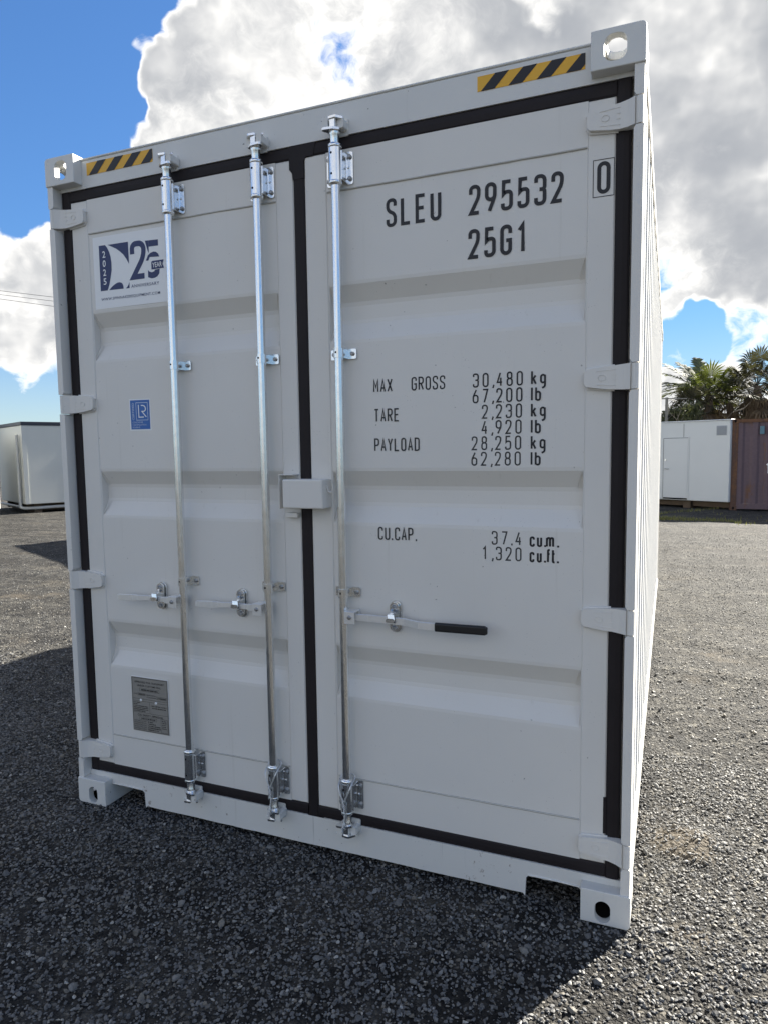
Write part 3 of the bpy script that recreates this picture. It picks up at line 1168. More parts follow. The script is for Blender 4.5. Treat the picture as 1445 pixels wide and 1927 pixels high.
# hinges
def hinge_mesh(flip):
    mb = MB()
    s = -1 if flip else 1

    def X(a):
        return -a if flip else a
    # knuckle round the pin
    pr = []
    for k in range(9):
        a = rad(180 + 180 * k / 8 - 90)
        pr.append((X(.0185 + .0155 * math.cos(rad(200 + 160 * k / 8 - 20))), .0225 + .019 * math.sin(rad(180 + 180 * k / 8))))
    pr += [(X(.034), .046), (X(.003), .046)]
    mb.prism(pr, 'z', -.040, .040, smooth=False)
    # blade with a step down towards the door
    pts = [(.030, .0405), (.050, .0400), (.075, .0385), (.105, .036), (.150, .031), (.166, .0285), (.1735, .022), (.1745, -.010), (.172, -.021), (.165, -.0275), (.105, -.0365), (.075, -.0385), (.050, -.040), (.030, -.0405)]
    ydep = lambda x: .006 + .024 * min(1, max(0, (x - .030) / .030)) ** 1.2
    front = [(X(x), ydep(x), z) for x, z in pts]
    back = [(X(x), .0485, z) for x, z in pts]
    n = len(pts)
    fr = [(i, (i + 1) % n, n + (i + 1) % n, n + i) for i in range(n)]
    mb.add(front + back, fr)
    h = n // 2
    mb.add(front, [(i, n - 1 - i, n - 2 - i, i + 1) for i in range(h - 1)])
    mb.add(back, [tuple(range(n - 1, -1, -1))])
    # cast emblem ring, ribs and weld
    ring = [(X(.118 + .012 * math.cos(a)), .0292, .0095 * math.sin(a)) for a in np.linspace(0, 2 * math.pi, 15)]
    mb.tube(ring, .0013, 5, caps=False)
    for z in (.026, -.026):
        mb.tube([(X(.068), .0295, z), (X(.135), .0295, z * .83)], .0012, 5)
    for z in (.008, -.008):
        mb.tube([(X(.062), .0290, z), (X(.085), .0295, z)], .0012, 5)
    mb.tube([(X(.080), .0475, .0395), (X(.11), .046, .0375), (X(.165), .0475, .031), (X(.1765), .0485, .020)], [.004, .005, .005, .003], 6)
    mb.tube([(X(.080), .0475, -.0395), (X(.11), .046, -.0375), (X(.165), .0475, -.031), (X(.1765), .0485, -.016)], [.004, .004, .005, .003], 6)
    return mb


for flip, d in ((0, doorL), (1, doorR)):
    first = None
    for z in HZ:
        if first is None:
            first = hinge_mesh(flip).build("hinge", PAINT, d, bevel=.0022, seg=2)
            first.location = (CW if flip else 0, 0, z)
        else:
            dup(first, d, (CW if flip else 0, 0, z))

# lock rods and their fittings
ROD_Y, ROD_R = .010, .0168
RODS = [(.643, doorL, -1), (1.061, doorL, -1), (1.392, doorR, 1)]


def housing(sign):
    """bearing bracket: half-tube over the rod between two bolted flanges; z=0 at its middle"""
    mb = MB()
    # back flanges
    for sx, wd in ((1, .030), (-1, .026)):
        x0 = .024 if sx > 0 else -.024 - wd
        mb.prism(obround(x0 + wd / 2, -.002, wd / 2, .057, 3, .008), 'y', .0445, .0495)
        mb.box(min(sx * .0235, sx * .0285), max(sx * .0235, sx * .0285), .008, .0470, -.052, .050)
        mb.prism([(sx * .0285, .046), (sx * .0285, .040), (sx * .036, .0455)], 'z', -.040, .036)
    # cover
    pr = []
    for k in range(13):
        a = math.pi + math.pi * k / 12
        pr.append((.0245 * math.cos(a), ROD_Y + .0245 * math.sin(a)))
    pr += [(.0245, .016), (-.0245, .016)]
    mb.prism(pr, 'z', -.058, .058, smooth=False)
    for (x, z) in ((.042, .036), (.042, -.040), (-.041, .036), (-.041, -.040)):
        mb.tube([(x, .0450, z), (x, .0385, z), (x, .0355, z)], [.0088, .0088, .005], 8, mi=1, smooth=False)
    mb.tube([(.037, .0448, .0), (.037, .040, .0)], [.005, .003], 6, mi=0)
    for z in (.038, -.034):
        mb.cyl((-.004, ROD_Y - .0247, z), 'y', .0042, .003, 10, mi=2)
    return mb


def guide():
    mb = MB()
    pr = [(-.0195, .046), (-.0195, ROD_Y)]
    for k in range(9):
        a = math.pi + math.pi * k / 8
        pr.append((.0195 * math.cos(a), ROD_Y + .0195 * math.sin(a)))
    pr += [(.0195, .046)]
    inner = [(x * .86, y if y > .03 else (y - ROD_Y) * .9 + ROD_Y) for x, y in reversed(pr)]
    mb.prism(pr, 'z', -.017, .017)
    mb.prism(obround(.036, 0, .019, .0185, 3, .005), 'y', .0440, .0492)
    mb.prism(obround(-.033, -.001, .015, .0185, 3, .004), 'y', .0440, .0492)
    mb.tube([(.040, .0440, 0), (.040, .038, 0), (.040, .036, 0)], [.0082, .0082, .005], 6, mi=1, smooth=False)
    mb.tube([(-.036, .0440, 0), (-.036, .039, 0), (-.036, .037, 0)], [.0075, .0075, .005], 6, mi=1, smooth=False)
    mb.cyl((-.003, ROD_Y - .0200, .002), 'y', .0038, .003, 8, mi=2)
    return mb


def cam_keeper(up, sign):
    """rod end cam gripping a keeper welded to the header or sill; z=0 at the rod's end"""
    mb = MB()
    s = 1 if up else -1

    def Zb(a, b):
        return (min(s * a, s * b), max(s * a, s * b))
    # neck, collar and boss
    mb.tube([(0, ROD_Y, s * -.050), (0, ROD_Y, s * -.006), (0, ROD_Y, s * .002), (0, ROD_Y, s * .012)], [.0165, .0165, .0205, .0185], 12)
    # cam body with its two hooked jaws
    z0, z1 = Zb(.010, .050)
    mb.prism([(-.010, -.012), (.012, -.014), (.016, .012), (.006, .030), (-.012, .026)], 'z', z0, z1)
    z0, z1 = Zb(.006, .014)
    mb.prism([(-.038 * sign, -.018), (-.030 * sign, -.024), (.004 * sign, -.020), (.026 * sign, -.004), (.024 * sign, .018), (-.016 * sign, .018), (-.036 * sign, -.006)], 'z', z0, z1)
    z0, z1 = Zb(.044, .052)
    mb.prism([(-.014 * sign, -.016), (.016 * sign, -.020), (.036 * sign, .004), (.036 * sign, .020), (-.010 * sign, .022)], 'z', z0, z1)
    # keeper: base plate and two painted lugs
    z0, z1 = Zb(.002, .058)
    mb.prism(obround(.004 * sign, s * .030, .036, .030, 3, .006), 'y', .0395, .0462, mi=1)
    for sx, y0 in ((-.027 * sign, -.012), (.027 * sign, .002)):
        lug = obround(sx, s * .030, .0115, .0165, 4, .007)
        mb.prism(lug, 'y', y0, .042, mi=1)
    mb.tube([(-.030 * sign, .004, s * .040), (-.042 * sign, -.008, s * .046)], [.005, .004], 7)
    return mb


rod_first = None
for i, (rx, d, sg) in enumerate(RODS):
    mb = MB()
    mb.tube([(rx, ROD_Y, .325), (rx, ROD_Y, 1.0), (rx, ROD_Y, 1.9), (rx, ROD_Y, 2.580)], ROD_R, 20)
    # collars
    for z, up in ((2.578, 0), (2.705, 1), (.332, 1), (.205, 0)):
        a, b = (z, z + .016)
        mb.tube([(rx, ROD_Y, a), (rx, ROD_Y, a + .003), (rx, ROD_Y, b - .003), (rx, ROD_Y, b)], [.021, .0252, .0252, .0215], 16)
    mb.build("lock_rod", ZINC, d)
    for zc in (2.647, .274):
        o = housing(sg).build("rod_bearing", [ZINC, BOLT, HOLE], d, bevel=.0012, seg=1)
        o.location = (rx, 0, zc)
    for zc in (1.981, 1.082):
        o = guide().build("rod_guide", [ZINC, BOLT, HOLE], d, bevel=.001, seg=1)
        o.location = (rx, 0, zc)
    o = cam_keeper(True, 1 if i == 2 else -1).build("locking_cam", [ZINC, SILLPAINT], d, bevel=.0015, seg=1)
    o.location = (rx, 0, 2.757)
    o = cam_keeper(False, 1 if i == 2 else -1).build("locking_cam", [ZINC, SILLPAINT], d, bevel=.0015, seg=1)
    o.location = (rx, 0, .172)


# handles: hub block on the rod, flat bar, catch plate on the door
def handle(rx, sgn, bar_pts, grip=None):
    mb = MB()
    x0, x1 = rx + sgn * .016, rx + sgn * .058
    mb.box(min(x0, x1), max(x0, x1), -.022, -.018, .972, 1.020)
    mb.box(min(x0, x1), max(x0, x1), -.018, .030, 1.0150, 1.0195)
    mb.box(min(x0, x1), max(x0, x1), .026, .030, .975, 1.0148)
    mb.tube([(rx + sgn * .038, -.018, .998), (rx + sgn * .038, -.027, .998), (rx + sgn * .038, -.029, .998)], [.0080, .0080, .004], 10, mi=1)
    for i in range(len(bar_pts) - 1):
        (xa, ya, za, ha), (xb, yb, zb_, hb) = bar_pts[i], bar_pts[i + 1]
        t = .0045
        v = [(xa, ya - t, za - ha), (xb, yb - t, zb_ - hb), (xb, yb - t, zb_ + hb), (xa, ya - t, za + ha),
             (xa, ya + t, za - ha), (xb, yb + t, zb_ - hb), (xb, yb + t, zb_ + hb), (xa, ya + t, za + ha)]
        mb.add(v, [(0, 1, 2, 3), (7, 6, 5, 4), (0, 4, 5, 1), (3, 2, 6, 7), (0, 3, 7, 4), (1, 5, 6, 2)])
    if grip:
        (xa, za), (xb, zb_) = grip
        L = (xb - xa)
        pts = [(xa, -.008, za), (xa + L * .02, -.008, za), (xb - L * .05, -.008, zb_), (xb, -.008, zb_)]
        v = []
        prof = obround(0, 0, .0085, .0165, 4, .007)
        n = len(prof)
        sc = [.98, 1.0, 1.0, .72]
        for p, k in zip(pts, sc):
            v += [(p[0], p[1] + a * k, p[2] + b * k) for a, b in prof]
        f = [(j * n + i, j * n + (i + 1) % n, (j + 1) * n + (i + 1) % n, (j + 1) * n + i) for j in range(3) for i in range(n)]
        f += [tuple(range(n - 1, -1, -1)), tuple(range(3 * n, 4 * n))]
        mb.add(v, f, 2)
    return mb


def catch(x, z):
    mb = MB()
    mb.prism(obround(x, z, .0215, .060, 5), 'y', .0445, .0495)
    mb.prism(obround(x - .003, z, .0180, .055, 5), 'y', .0330, .0405)
    mb.box(x - .010, x + .006, .0406, .0444, z - .045, z + .045)
    for dz_ in (.040, -.040):
        mb.tube([(x - .003, .0332, z + dz_), (x - .003, .026, z + dz_), (x - .003, .0230, z + dz_)], [.0088, .0088, .004], 10, mi=1)
    # hasp folded over the bar
    v, prof = [], [(.034, .030), (.012, .020), (-.008, .018), (-.012, .000), (-.008, -.012), (.004, -.018)]
    for sx in (-.0145, .0115):
        v += [(x + sx + (.004 if i > 2 else 0), y, z + b) for i, (y, b) in enumerate(prof)]
    n = len(prof)
    mb.add(v + [(a, b + .0035, c) for a, b, c in v], [(i, i + 1, n + i + 1, n + i) for i in range(n - 1)] + [(2 * n + n + i, 2 * n + n + i + 1, 2 * n + i + 1, 2 * n + i) for i in range(n - 1)])
    mb.prism(obround(x - .002, z - .004, .017, .008, 4), 'y', -.0135, -.009)
    return mb


H1 = handle(.643, -1, [(.588, .002, .997, .014), (.552, .002, .998, .014), (.545, .004, .999, .011), (.470, .004, 1.001, .010), (.410, -.004, .999, .012), (.385, -.006, .998, .0145), (.305, -.006, .997, .0125), (.298, -.006, .997, .010)])
H1.build("handle", [HANDLEZ, BOLT, GRIP], doorL, bevel=.0012, seg=1)
H2 = handle(1.061, -1, [(1.006, .002, .997, .014), (.970, .002, .998, .014), (.963, .004, .999, .011), (.888, .004, 1.001, .010), (.828, -.004, .999, .012), (.803, -.006, .998, .0145), (.724, -.006, .997, .0125), (.717, -.006, .997, .010)])
H2.build("handle", [HANDLEZ, BOLT, GRIP], doorL, bevel=.0012, seg=1)
H3 = handle(1.392, 1, [(1.445, .0, .996, .0125), (1.50, .0, .996, .0135), (1.57, .002, .995, .0135), (1.64, .002, .993, .0135), (1.70, -.008, .988, .0135), (1.765, -.008, .987, .0135), (1.90, -.008, .987, .012)],
            grip=((1.762, .987), (1.953, .989)))
H3.build("handle", [HANDLEZ, BOLT, GRIP], doorR, bevel=.0012, seg=1)
catch(.503, 1.005).build("handle_catch", [ZINC, BOLT], doorL, bevel=.001, seg=1)
catch(.914, 1.003).build("handle_catch", [ZINC, BOLT], doorL, bevel=.001, seg=1)
catch(1.592, 1.000).build("handle_catch", [ZINC, BOLT], doorR, bevel=.001, seg=1)

# lock box over the closing edge
mb = MB()
mb.box(1.160, 1.332, -.030, .0490, 1.405, 1.516)
MBH = MB()
lb = mb.build("lock_box", PAINT, doorR, bevel=.006, seg=3)
MBH.tube([(1.334, .004, 1.492), (1.337, .004, 1.480), (1.341, .004, 1.470), (1.350, .003, 1.466), (1.358, .003, 1.471), (1.361, .003, 1.482), (1.361, .003, 1.494)], .0032, 8)
MBH.build("seal_hook", PAINT, doorR)
mb = MB()
mb.box(1.128, 1.1315, -.002, .0490, 1.400, 1.534)
mb.box(1.1318, 1.192, -.002, .0490, 1.5305, 1.534)
mb.build("lock_bracket", PAINT, doorL, bevel=.001, seg=1)
MB().box(1.143, 1.1945, .022, .0495, 1.3645, 1.3835).build("lock_lug", PAINT, doorL, bevel=.002, seg=1)

# ---- print on the doors
YT = YP - .0012
YFt = YF - .0010
mb = MB()
letters(mb, run("SLEU", 1.5695, 2.419, .0553), .099, .0400, .0122, YT)
mb.build("owner_code_lettering", INK, doorR)
mb = MB()
letters(mb, run("295532", 1.8745, 2.419, .0553), .099, .0400, .0122, YT)
mb.build("serial_number_lettering", INK, doorR)
mb = MB()
letters(mb, run("25G1", 1.8718, 2.2735, .0553), .099, .0400, .0122, YT)
mb.build("type_code_lettering", INK, doorR)
mb = MB()
letters(mb, [("0", 2.2955, 2.4255)], .099, .0405, .0122, YFt)
P = [Vector(p) for p in ((2.2835, 2.4175), (2.3470, 2.4175), (2.3470, 2.5310), (2.2835, 2.5310))]
ribbon(mb, P, True, .0022, (0, 0), lambda a, b: (a, YFt, b))
mb.build("check_digit_lettering", INK, doorR)
SP = {',': .0130, '.': .0130}


def numrow(text, x_right, z, mb, s=.0052):
    # right aligned digits
    adv = .0345
    tot = sum(SP.get(c, adv) if c not in ',.' else .0150 for c in text) - (adv - .0215)
    x = x_right - tot
    for c in text:
        if c in ',.':
            letters(mb, [(c, x - .004, z)], .049, .0215, s, YT)
            x += .0150
        else:
            letters(mb, [(c, x, z)], .049, .0215, s, YT)
            x += adv


def print_row(name, mat, items, w_, s_):
    mb = MB()
    letters(mb, items, .0487, w_, s_, YT)
    mb.build(name, mat, doorR)


print_row("word_lettering", INK, run("MAX", 1.510, 1.8350, .0272), .0210, .0053)
print_row("word_lettering", INK, run("GROSS", 1.6585, 1.8355, .0268), .0205, .0053)
print_row("word_lettering", INKGREY, run("TARE", 1.5115, 1.7265, .0262), .0200, .0053)
print_row("word_lettering", INKGREY, run("PAYLOAD", 1.5110, 1.6180, .0262), .0200, .0053)
print_row("word_lettering", INKGREY, run("CU", 1.5205, 1.2870, .0272) + [('.', 1.5705, 1.2870)] + run("CAP", 1.5870, 1.2870, .0264) + [('.', 1.6650, 1.2870)], .0205, .0053)


def number_row(text, x_right, z, mat):
    mb = MB()
    numrow(text, x_right, z, mb)
    mb.build("number_lettering", mat, doorR)


for i, tx in enumerate(("30,480", "67,200", "2,230", "4,920", "28,250", "62,280")):
    z = 1.8355 - i * .0545
    number_row(tx, 2.0610 - i * .0012, z, INK if i < 2 else INKGREY)
    print_row("unit_lettering", INK, [('k', 2.0885, z), ('g', 2.1185, z)] if i % 2 == 0 else [('l', 2.0830, z), ('b', 2.1025, z)], .0200, .0064)
number_row("37.4", 2.0590, 1.2850, INKGREY)
number_row("1,320", 2.0590, 1.2300, INKGREY)
print_row("unit_lettering", INK, [('c', 2.0865, 1.2830), ('u', 2.1115, 1.2830), ('.', 2.1335, 1.2830), ('m', 2.1420, 1.2830), ('.', 2.1770, 1.2830)], .0180, .0070)
print_row("unit_lettering", INK, [('c', 2.0865, 1.2290), ('u', 2.1115, 1.2290), ('.', 2.1335, 1.2290), ('f', 2.1430, 1.2290), ('t', 2.1590, 1.2290), ('.', 2.1770, 1.2290)], .0170, .0070)


# hazard tapes on the header
def hazard(x0, x1, z0, z1, n):
    mb = MB()
    mb.box(x0, x1, .0443, .0452, z0, z1)
    hgt = z1 - z0
    pitch = (x1 - x0 + .02) / n
    k0 = pitch * .5
    for k in range(n + 1):
        a = x0 + k * pitch + .012
        poly = [(a, z0), (a + k0, z0), (a + k0 + hgt * 1.0, z1), (a + hgt * 1.0, z1)]
        # clip to the tape
        out = []
        for sgn, lim in ((1, x0), (-1, x1)):
            src = poly if not out else out
            res = []
            for i in range(len(src)):
                p, q_ = src[i], src[(i + 1) % len(src)]
                ip, iq = sgn * (p[0] - lim) >= 0, sgn * (q_[0] - lim) >= 0
                if ip:
                    res.append(p)
                if ip != iq:
                    t = (lim - p[0]) / (q_[0] - p[0])
                    res.append((lim, p[1] + t * (q_[1] - p[1])))
            out = res
            if not out:
                break
        if len(out) >= 3:
            mb.add([(p[0], .0434, p[1]) for p in out], [tuple(range(len(out)))], 1)
    return mb


hazard(.1925, .5465, 2.8135, 2.8645, 4).build("hazard_tape", [YELLOW, INK], header)
hazard(1.9065, 2.2555, 2.8125, 2.8610, 4).build("hazard_tape", [YELLOW, INK], header)


# anniversary sticker
def poly_y(mb, pts, y, mi=0):
    mb.add([(a, y, b) for a, b in pts], [tuple(range(len(pts)))], mi)


y0, y1, y2 = YP - .0008, YP - .0014, YP - .0020
mb = MB()
mb.box(.1985, .612, YP - .0008, YP + .0005, 2.2515, 2.5545)
arc = [(.2667, 2.5175), (.2775, 2.505), (.2883, 2.4851), (.295, 2.463), (.2978, 2.441), (.2972, 2.41), (.2899, 2.3803), (.281, 2.350), (.2701, 2.3268)]
bar = [(.2316, 2.3270), (.2312, 2.42), (.2316, 2.5175)]
# the bar and its bulging edge as quads
for i in range(len(arc) - 1):
    poly_y(mb, [(.2316, arc[i + 1][1]), arc[i + 1], arc[i], (.2316, arc[i][1])], y1, 1)
tri = [(.2814, 2.5165), (.3256, 2.496), (.3460, 2.482), (.3641, 2.4671), (.3795, 2.447), (.3934, 2.4242)]
for i in range(len(tri) - 1):
    poly_y(mb, [tri[i], tri[i + 1], (.3922, 2.5158)], y1, 1)
bmp = [(.2784, 2.3268), (.293, 2.3385), (.3082, 2.347), (.323, 2.353), (.3351, 2.3547), (.3475, 2.3515), (.3540, 2.345), (.3575, 2.336), (.3584, 2.3256)]
poly_y(mb, bmp[::-1], y1, 1)
poly_y(mb, [(.3704, 2.3252), (.3904, 2.3246), (.3911, 2.3498), (.3865, 2.341), (.3800, 2.332)], y1, 1)
# the large 25
two = [(0, .70), (0, 1, .5), (1, 1, .5), (1, .60, .45), (.04, 0), (1.0, 0)]
ribbon(mb, round_path(two, 0, .0840, .158, .0230), 0, .0230, (.4005, 2.3560), lambda a, b: (a, y1, b), 1)
poly_y(mb, [(.5008, 2.4825), (.5500, 2.4815), (.5500, 2.5062), (.5008, 2.5080)], y1, 1)
poly_y(mb, [(.4820, 2.5088), (.4935, 2.4700), (.5005, 2.4560), (.5005, 2.5080)], y1, 1)
poly_y(mb, [(.4835, 2.4275), (.4965, 2.4265), (.5040, 2.4400), (.5540, 2.4365), (.5480, 2.4490), (.5380, 2.4570), (.5240, 2.4600), (.5080, 2.4560), (.4950, 2.4480)], y1, 1)
poly_y(mb, [(.4915, 2.3590), (.5100, 2.3525), (.5260, 2.3530), (.5400, 2.3580), (.5500, 2.3680), (.5535, 2.3870), (.5300, 2.3860), (.5250, 2.3800), (.5120, 2.3770), (.5000, 2.3810), (.4925, 2.3880)], y1, 1)
poly_y(mb, [(.5115, 2.3885), (.5765, 2.3890), (.5690, 2.4055), (.5760, 2.4225), (.5160, 2.4225), (.5115, 2.4180)], y2, 1)
for ch, z in zip("2025", (2.4655, 2.4275, 2.3895, 2.3520)):
    font_mesh(mb, ch, .2500, z, .0270, y2, width=.0165, mi=0, bold=.012)
font_mesh(mb, "YEAR", .5165, 2.3955, .0200, YP - .0026, width=.0500, mi=0, bold=.012)
font_mesh(mb, "ANNIVERSARY", .4005, 2.3245, .0130, y1, width=.1475, mi=1, spacing=1.15, bold=.008)
font_mesh(mb, "WWW.SPINNAKEREQUIPMENT.COM", .2325, 2.2855, .0112, y1, width=.3180, mi=1, spacing=1.1, bold=.008)
mb.build("anniversary_sticker", [STICKW, NAVY], doorL)

# certification sticker
mb = MB()
mb.prism([(.3595, 1.7215), (.4750, 1.7210), (.4735, 1.8557), (.3585, 1.8570)], 'y', YP - .0008, YP + .0004, 0)
poly_y(mb, [(.3660, 1.7270), (.4695, 1.7268), (.4685, 1.8515), (.3640, 1.8518)], y1, 1)
fr = [Vector(p) for p in ((.3972, 1.7661), (.4589, 1.7658), (.4585, 1.8400), (.3962, 1.8405))]
ribbon(mb, fr, True, .0026, (0, 0), lambda a, b: (a, y2, b), 2)
ribbon(mb, [Vector(p) for p in ((.4094, 1.8315), (.4105, 1.7785), (.4370, 1.7785))], False, .0046, (0, 0), lambda a, b: (a, y2, b), 0)
ribbon(mb, [Vector(p) for p in ((.4235, 1.8285), (.4352, 1.8280), (.4430, 1.8245), (.4475, 1.8166), (.4465, 1.8085), (.4400, 1.8030), (.4275, 1.8030), (.4506, 1.7785))], False, .0046, (0, 0), lambda a, b: (a, y2, b), 0)
font_mesh(mb, "CERTIFIED", .3850, 1.7670, .0105, y2, width=.0730, rot=math.pi / 2, mi=2, bold=.012)
font_mesh(mb, "CONTAINER", .3745, 1.7535, .0068, y2, width=.0570, mi=2)
font_mesh(mb, "CERTIFICATION", .3745, 1.7425, .0068, y2, width=.0740, mi=2)
font_mesh(mb, "SCHEME", .3745, 1.7318, .0068, y2, width=.0400, mi=2)
mb.build("certification_sticker", [STICKW, BLUEST, PALEPR], doorL)

# customs and safety approval plate
mb = MB()
mb.box(.3010, .5045, YP - .0035, YP - .0004, .3710, .6215)
fr = [Vector(p) for p in ((.3050, .3750), (.5005, .3750), (.5005, .6175), (.3050, .6175))]
yp = YP - .0042
ribbon(mb, fr, True, .0016, (0, 0), lambda a, b: (a, yp, b), 1)
mb.tube([(.5050, YP - .002, .372), (.5050, YP - .002, .6215), (.3008, YP - .002, .6220)], .0016, 6, mi=2)
font_mesh(mb, "APPROVED FOR TRANSPORT", .318, .5950, .0085, yp, width=.166, mi=1, bold=.01)
font_mesh(mb, "UNDER CUSTOMS SEAL", .333, .5790, .0085, yp, width=.134, mi=1, bold=.01)


def frame(x0, z0, x1, z1):
    ribbon(mb, [Vector(p) for p in ((x0, z0), (x1, z0), (x1, z1), (x0, z1))], True, .0011, (0, 0), lambda a, b: (a, yp, b), 1)


def dashes(x, z, wd, hh=.0042):
    """print too fine to read: a row of tiny marks"""
    e = x + wd
    while x < e:
        a = random.uniform(.0012, .0040)
        poly_y(mb, [(x, z), (x + a, z), (x + a, z + hh), (x, z + hh)], yp, 1)
        x += a + random.choice((.0008, .0008, .0026))


frame(.346, .5580, .456, .5715)
dashes(.356, .5610, .090, .0065)
frame(.335, .5380, .378, .5480)
font_mesh(mb, "TYPE", .312, .5400, .0055, yp, width=.018, mi=1)
dashes(.340, .5400, .034, .0055)
font_mesh(mb, "MANUFACTURER'S NO", .383, .5400, .0055, yp, width=.056, mi=1)
font_mesh(mb, "OF THE CONTAINER", .385, .5305, .0055, yp, width=.052, mi=1)
frame(.442, .5290, .494, .5410)
dashes(.447, .5320, .042, .0055)
for (xa, za, xb, zb_) in ((.306, .5215, .500, .5215), (.306, .4580, .500, .4580), (.400, .4580, .400, .5110), (.306, .5110, .500, .5110)):
    ribbon(mb, [Vector((xa, za)), Vector((xb, zb_))], False, .0011, (0, 0), lambda a, b: (a, yp, b), 1)

for i, wd in enumerate((.036, .022, .078, .080, .078, .064)):
    dashes(.310, .5010 - i * .0078, wd)
font_mesh(mb, "TIMBER COMPONENT TREATMENT", .408, .4925, .0055, yp, width=.086, mi=1, bold=.008)
dashes(.413, .4830, .074, .005)
font_mesh(mb, "CSC SAFETY APPROVAL", .330, .4420, .0095, yp, width=.144, mi=1, bold=.012)
frame(.341, .4250, .436, .4375)
dashes(.350, .4280, .078, .0058)
for i, (a, b) in enumerate((("DATE MANUFACTURED", 4), ("IDENTIFICATION NO", 11), ("MAXIMUM GROSS MASS", 19), ("ALLOW. STACK. LOAD", 20), ("TRANSVERSE RACKING", 15))):
    font_mesh(mb, a, .310, .4160 - i * .0090, .0055, yp, width=.068, mi=1)
    dashes(.386, .4160 - i * .0090, .02 + .0024 * b, .005)
frame(.460, .3790, .496, .4400)
for i in range(5):
    dashes(.466, .4300 - i * .0085, .022)
for (a, b) in ((.352, .5160), (.436, .5105)):
    mb.tube([(a, YP - .003, b), (a, YP - .0065, b), (a, YP - .0080, b)], [.0062, .0055, .002], 10, mi=2)
mb.build("approval_plate", [PLATEM, PLATEI, STICKW], doorL)


# ---- wire seals looped over two of the rods
def wire_tie(rx, label):
    c = Vector((rx, ROD_Y, .0))
    mb = MB()
    # loop over the collar, then both legs twisted together in front
    zt_ = .351
    loop = []
    for k in range(13):
        a = math.pi * k / 12
        loop.append(Vector((rx + .0285 * math.cos(a), ROD_Y + .020 + .010 * math.sin(a) - .006, zt_ + .010 * math.sin(a))))
    right = [Vector((rx + .0285, ROD_Y + .006, zt_ - .006)), Vector((rx + .027, -.016, .330)), Vector((rx + .016, -.022, .298)), Vector((rx + .004, -.024, .272))]
    left = [Vector((rx - .0285, ROD_Y + .006, zt_ - .010)), Vector((rx - .027, -.016, .325)), Vector((rx - .014, -.022, .292)), Vector((rx - .002, -.024, .272))]
    path = right[::-1] + loop + left
    # smooth
    sm = []
    for i in range(len(path) - 1):
        for k in range(4):
            sm.append(path[i].lerp(path[i + 1], k / 4))
    sm.append(path[-1])
    for it in range(4):
        sm = [sm[0]] + [(sm[i - 1] + sm[i] * 2 + sm[i + 1]) / 4 for i in range(1, len(sm) - 1)] + [sm[-1]]
    for ph in (0, 2.1, 4.2):
        st = []
        for i, p in enumerate(sm):
            a = i * 1.15 + ph
            st.append(p + Vector((math.cos(a), math.sin(a) * .7, math.sin(a) * .5)) * .0020)
        mb.tube(st, .0017, 5)
    for ph, r_ in ((0, .0046), (math.pi, .0046), (1.6, .0034)):
        st = []
        for k in range(60):
            q_ = k / 59
            a = q_ * 21 + ph
            rr = r_ * (1 + .35 * math.sin(q_ * 9)) * (1.0 + (1.0 if q_ > .80 else 0) * (q_ - .80) * 5 * (1 - q_) * 6)
            st.append(Vector((rx + .002 + .006 * math.sin(q_ * 4) + math.cos(a) * rr, -.0265 + math.sin(a) * rr * .8, .272 - q_ * .125)))
        mb.tube(st, .0019, 5)
    o = mb.build("wire_seal", RODW)
    tag(o, label, "wire seal", "twisted wire ties on the lock rods")


wire_tie(1.061, "twisted wire tie on the lock rod left of the door gap")
wire_tie(1.392, "twisted wire tie on the lock rod right of the door gap")

# ------------------------------------------------------------------ other buildings of the yard
CREAM = plain("cream_panel", (.60, .60, .55), .45, 0, .4, vary=.05, scale=1.5)
WHITEP = plain("white_panel", (.58, .60, .60), .45, 0, .4, vary=.04, scale=1.5)
ROOFD = plain("dark_fascia", (.028, .032, .045), .45, 0, .4)
PIPEW = plain("grey_pipe", (.50, .50, .48), .5, 0, .4)
TIMBER = plain("bearer_timber", (.10, .075, .055), .85, 0, .2, vary=.3)
VENTM = plain("grey_vent", (.34, .36, .38), .5, 0, .4)
SEAMM = plain("panel_seam", (.36, .37, .37), .6, 0, .3)
CHROME = plain("dull_chrome", (.55, .55, .54), .3, 1.0)
WDARK = plain("sign_ink", (.03, .03, .04), .6)


def ang(dx, dy):
    return math.atan2(dy, dx)


def cabin(name, label, origin, direction, length, depth, z0, z1, mat, fascia, extras=None, end_mat=None):
    """portable cabin; local +x along its front, +y into it, front face at y=0"""
    e = empty(name, (origin[0], origin[1], 0), ang(*direction))
    tag(e, label, "cabin", "portable cabins round the yard")
    mb = MB()
    mb.box(0, length, 0, depth, z0, z1)
    mb.build("wall", mat, e, bevel=.02, seg=2)
    # flat roof with fascia
    mb = MB()
    mb.box(-.025, length + .025, -.025, depth + .025, z1 + .001, z1 + .10 if fascia else z1 + .03)
    mb.build("roof", ROOFD if fascia else WHITEP, e, bevel=.01, seg=1)
    for k in range(int(length // 1.5) + 1):
        x = .25 + k * 1.5
        if x < length - .1:
            MB().box(x, x + .2, .15, depth - .15, -.02, z0 - .001).build("bearer", TIMBER, e)
    MB().box(.1, length - .1, .28, .36, .04, z0 - .002).build("skirt", TIMBER, e)
    MB().box(.1, length - .1, depth - .36, depth - .28, .04, z0 - .002).build("skirt", TIMBER, e)
    # cover strips over the panel joints
    x = 1.2
    while x < length - .3:
        MB().box(x - .012, x + .012, -.006, .004, z0 + .04, z1 - .04).build("joint_strip", SEAMM if not fascia else mat, e)
        x += 1.2
    return e


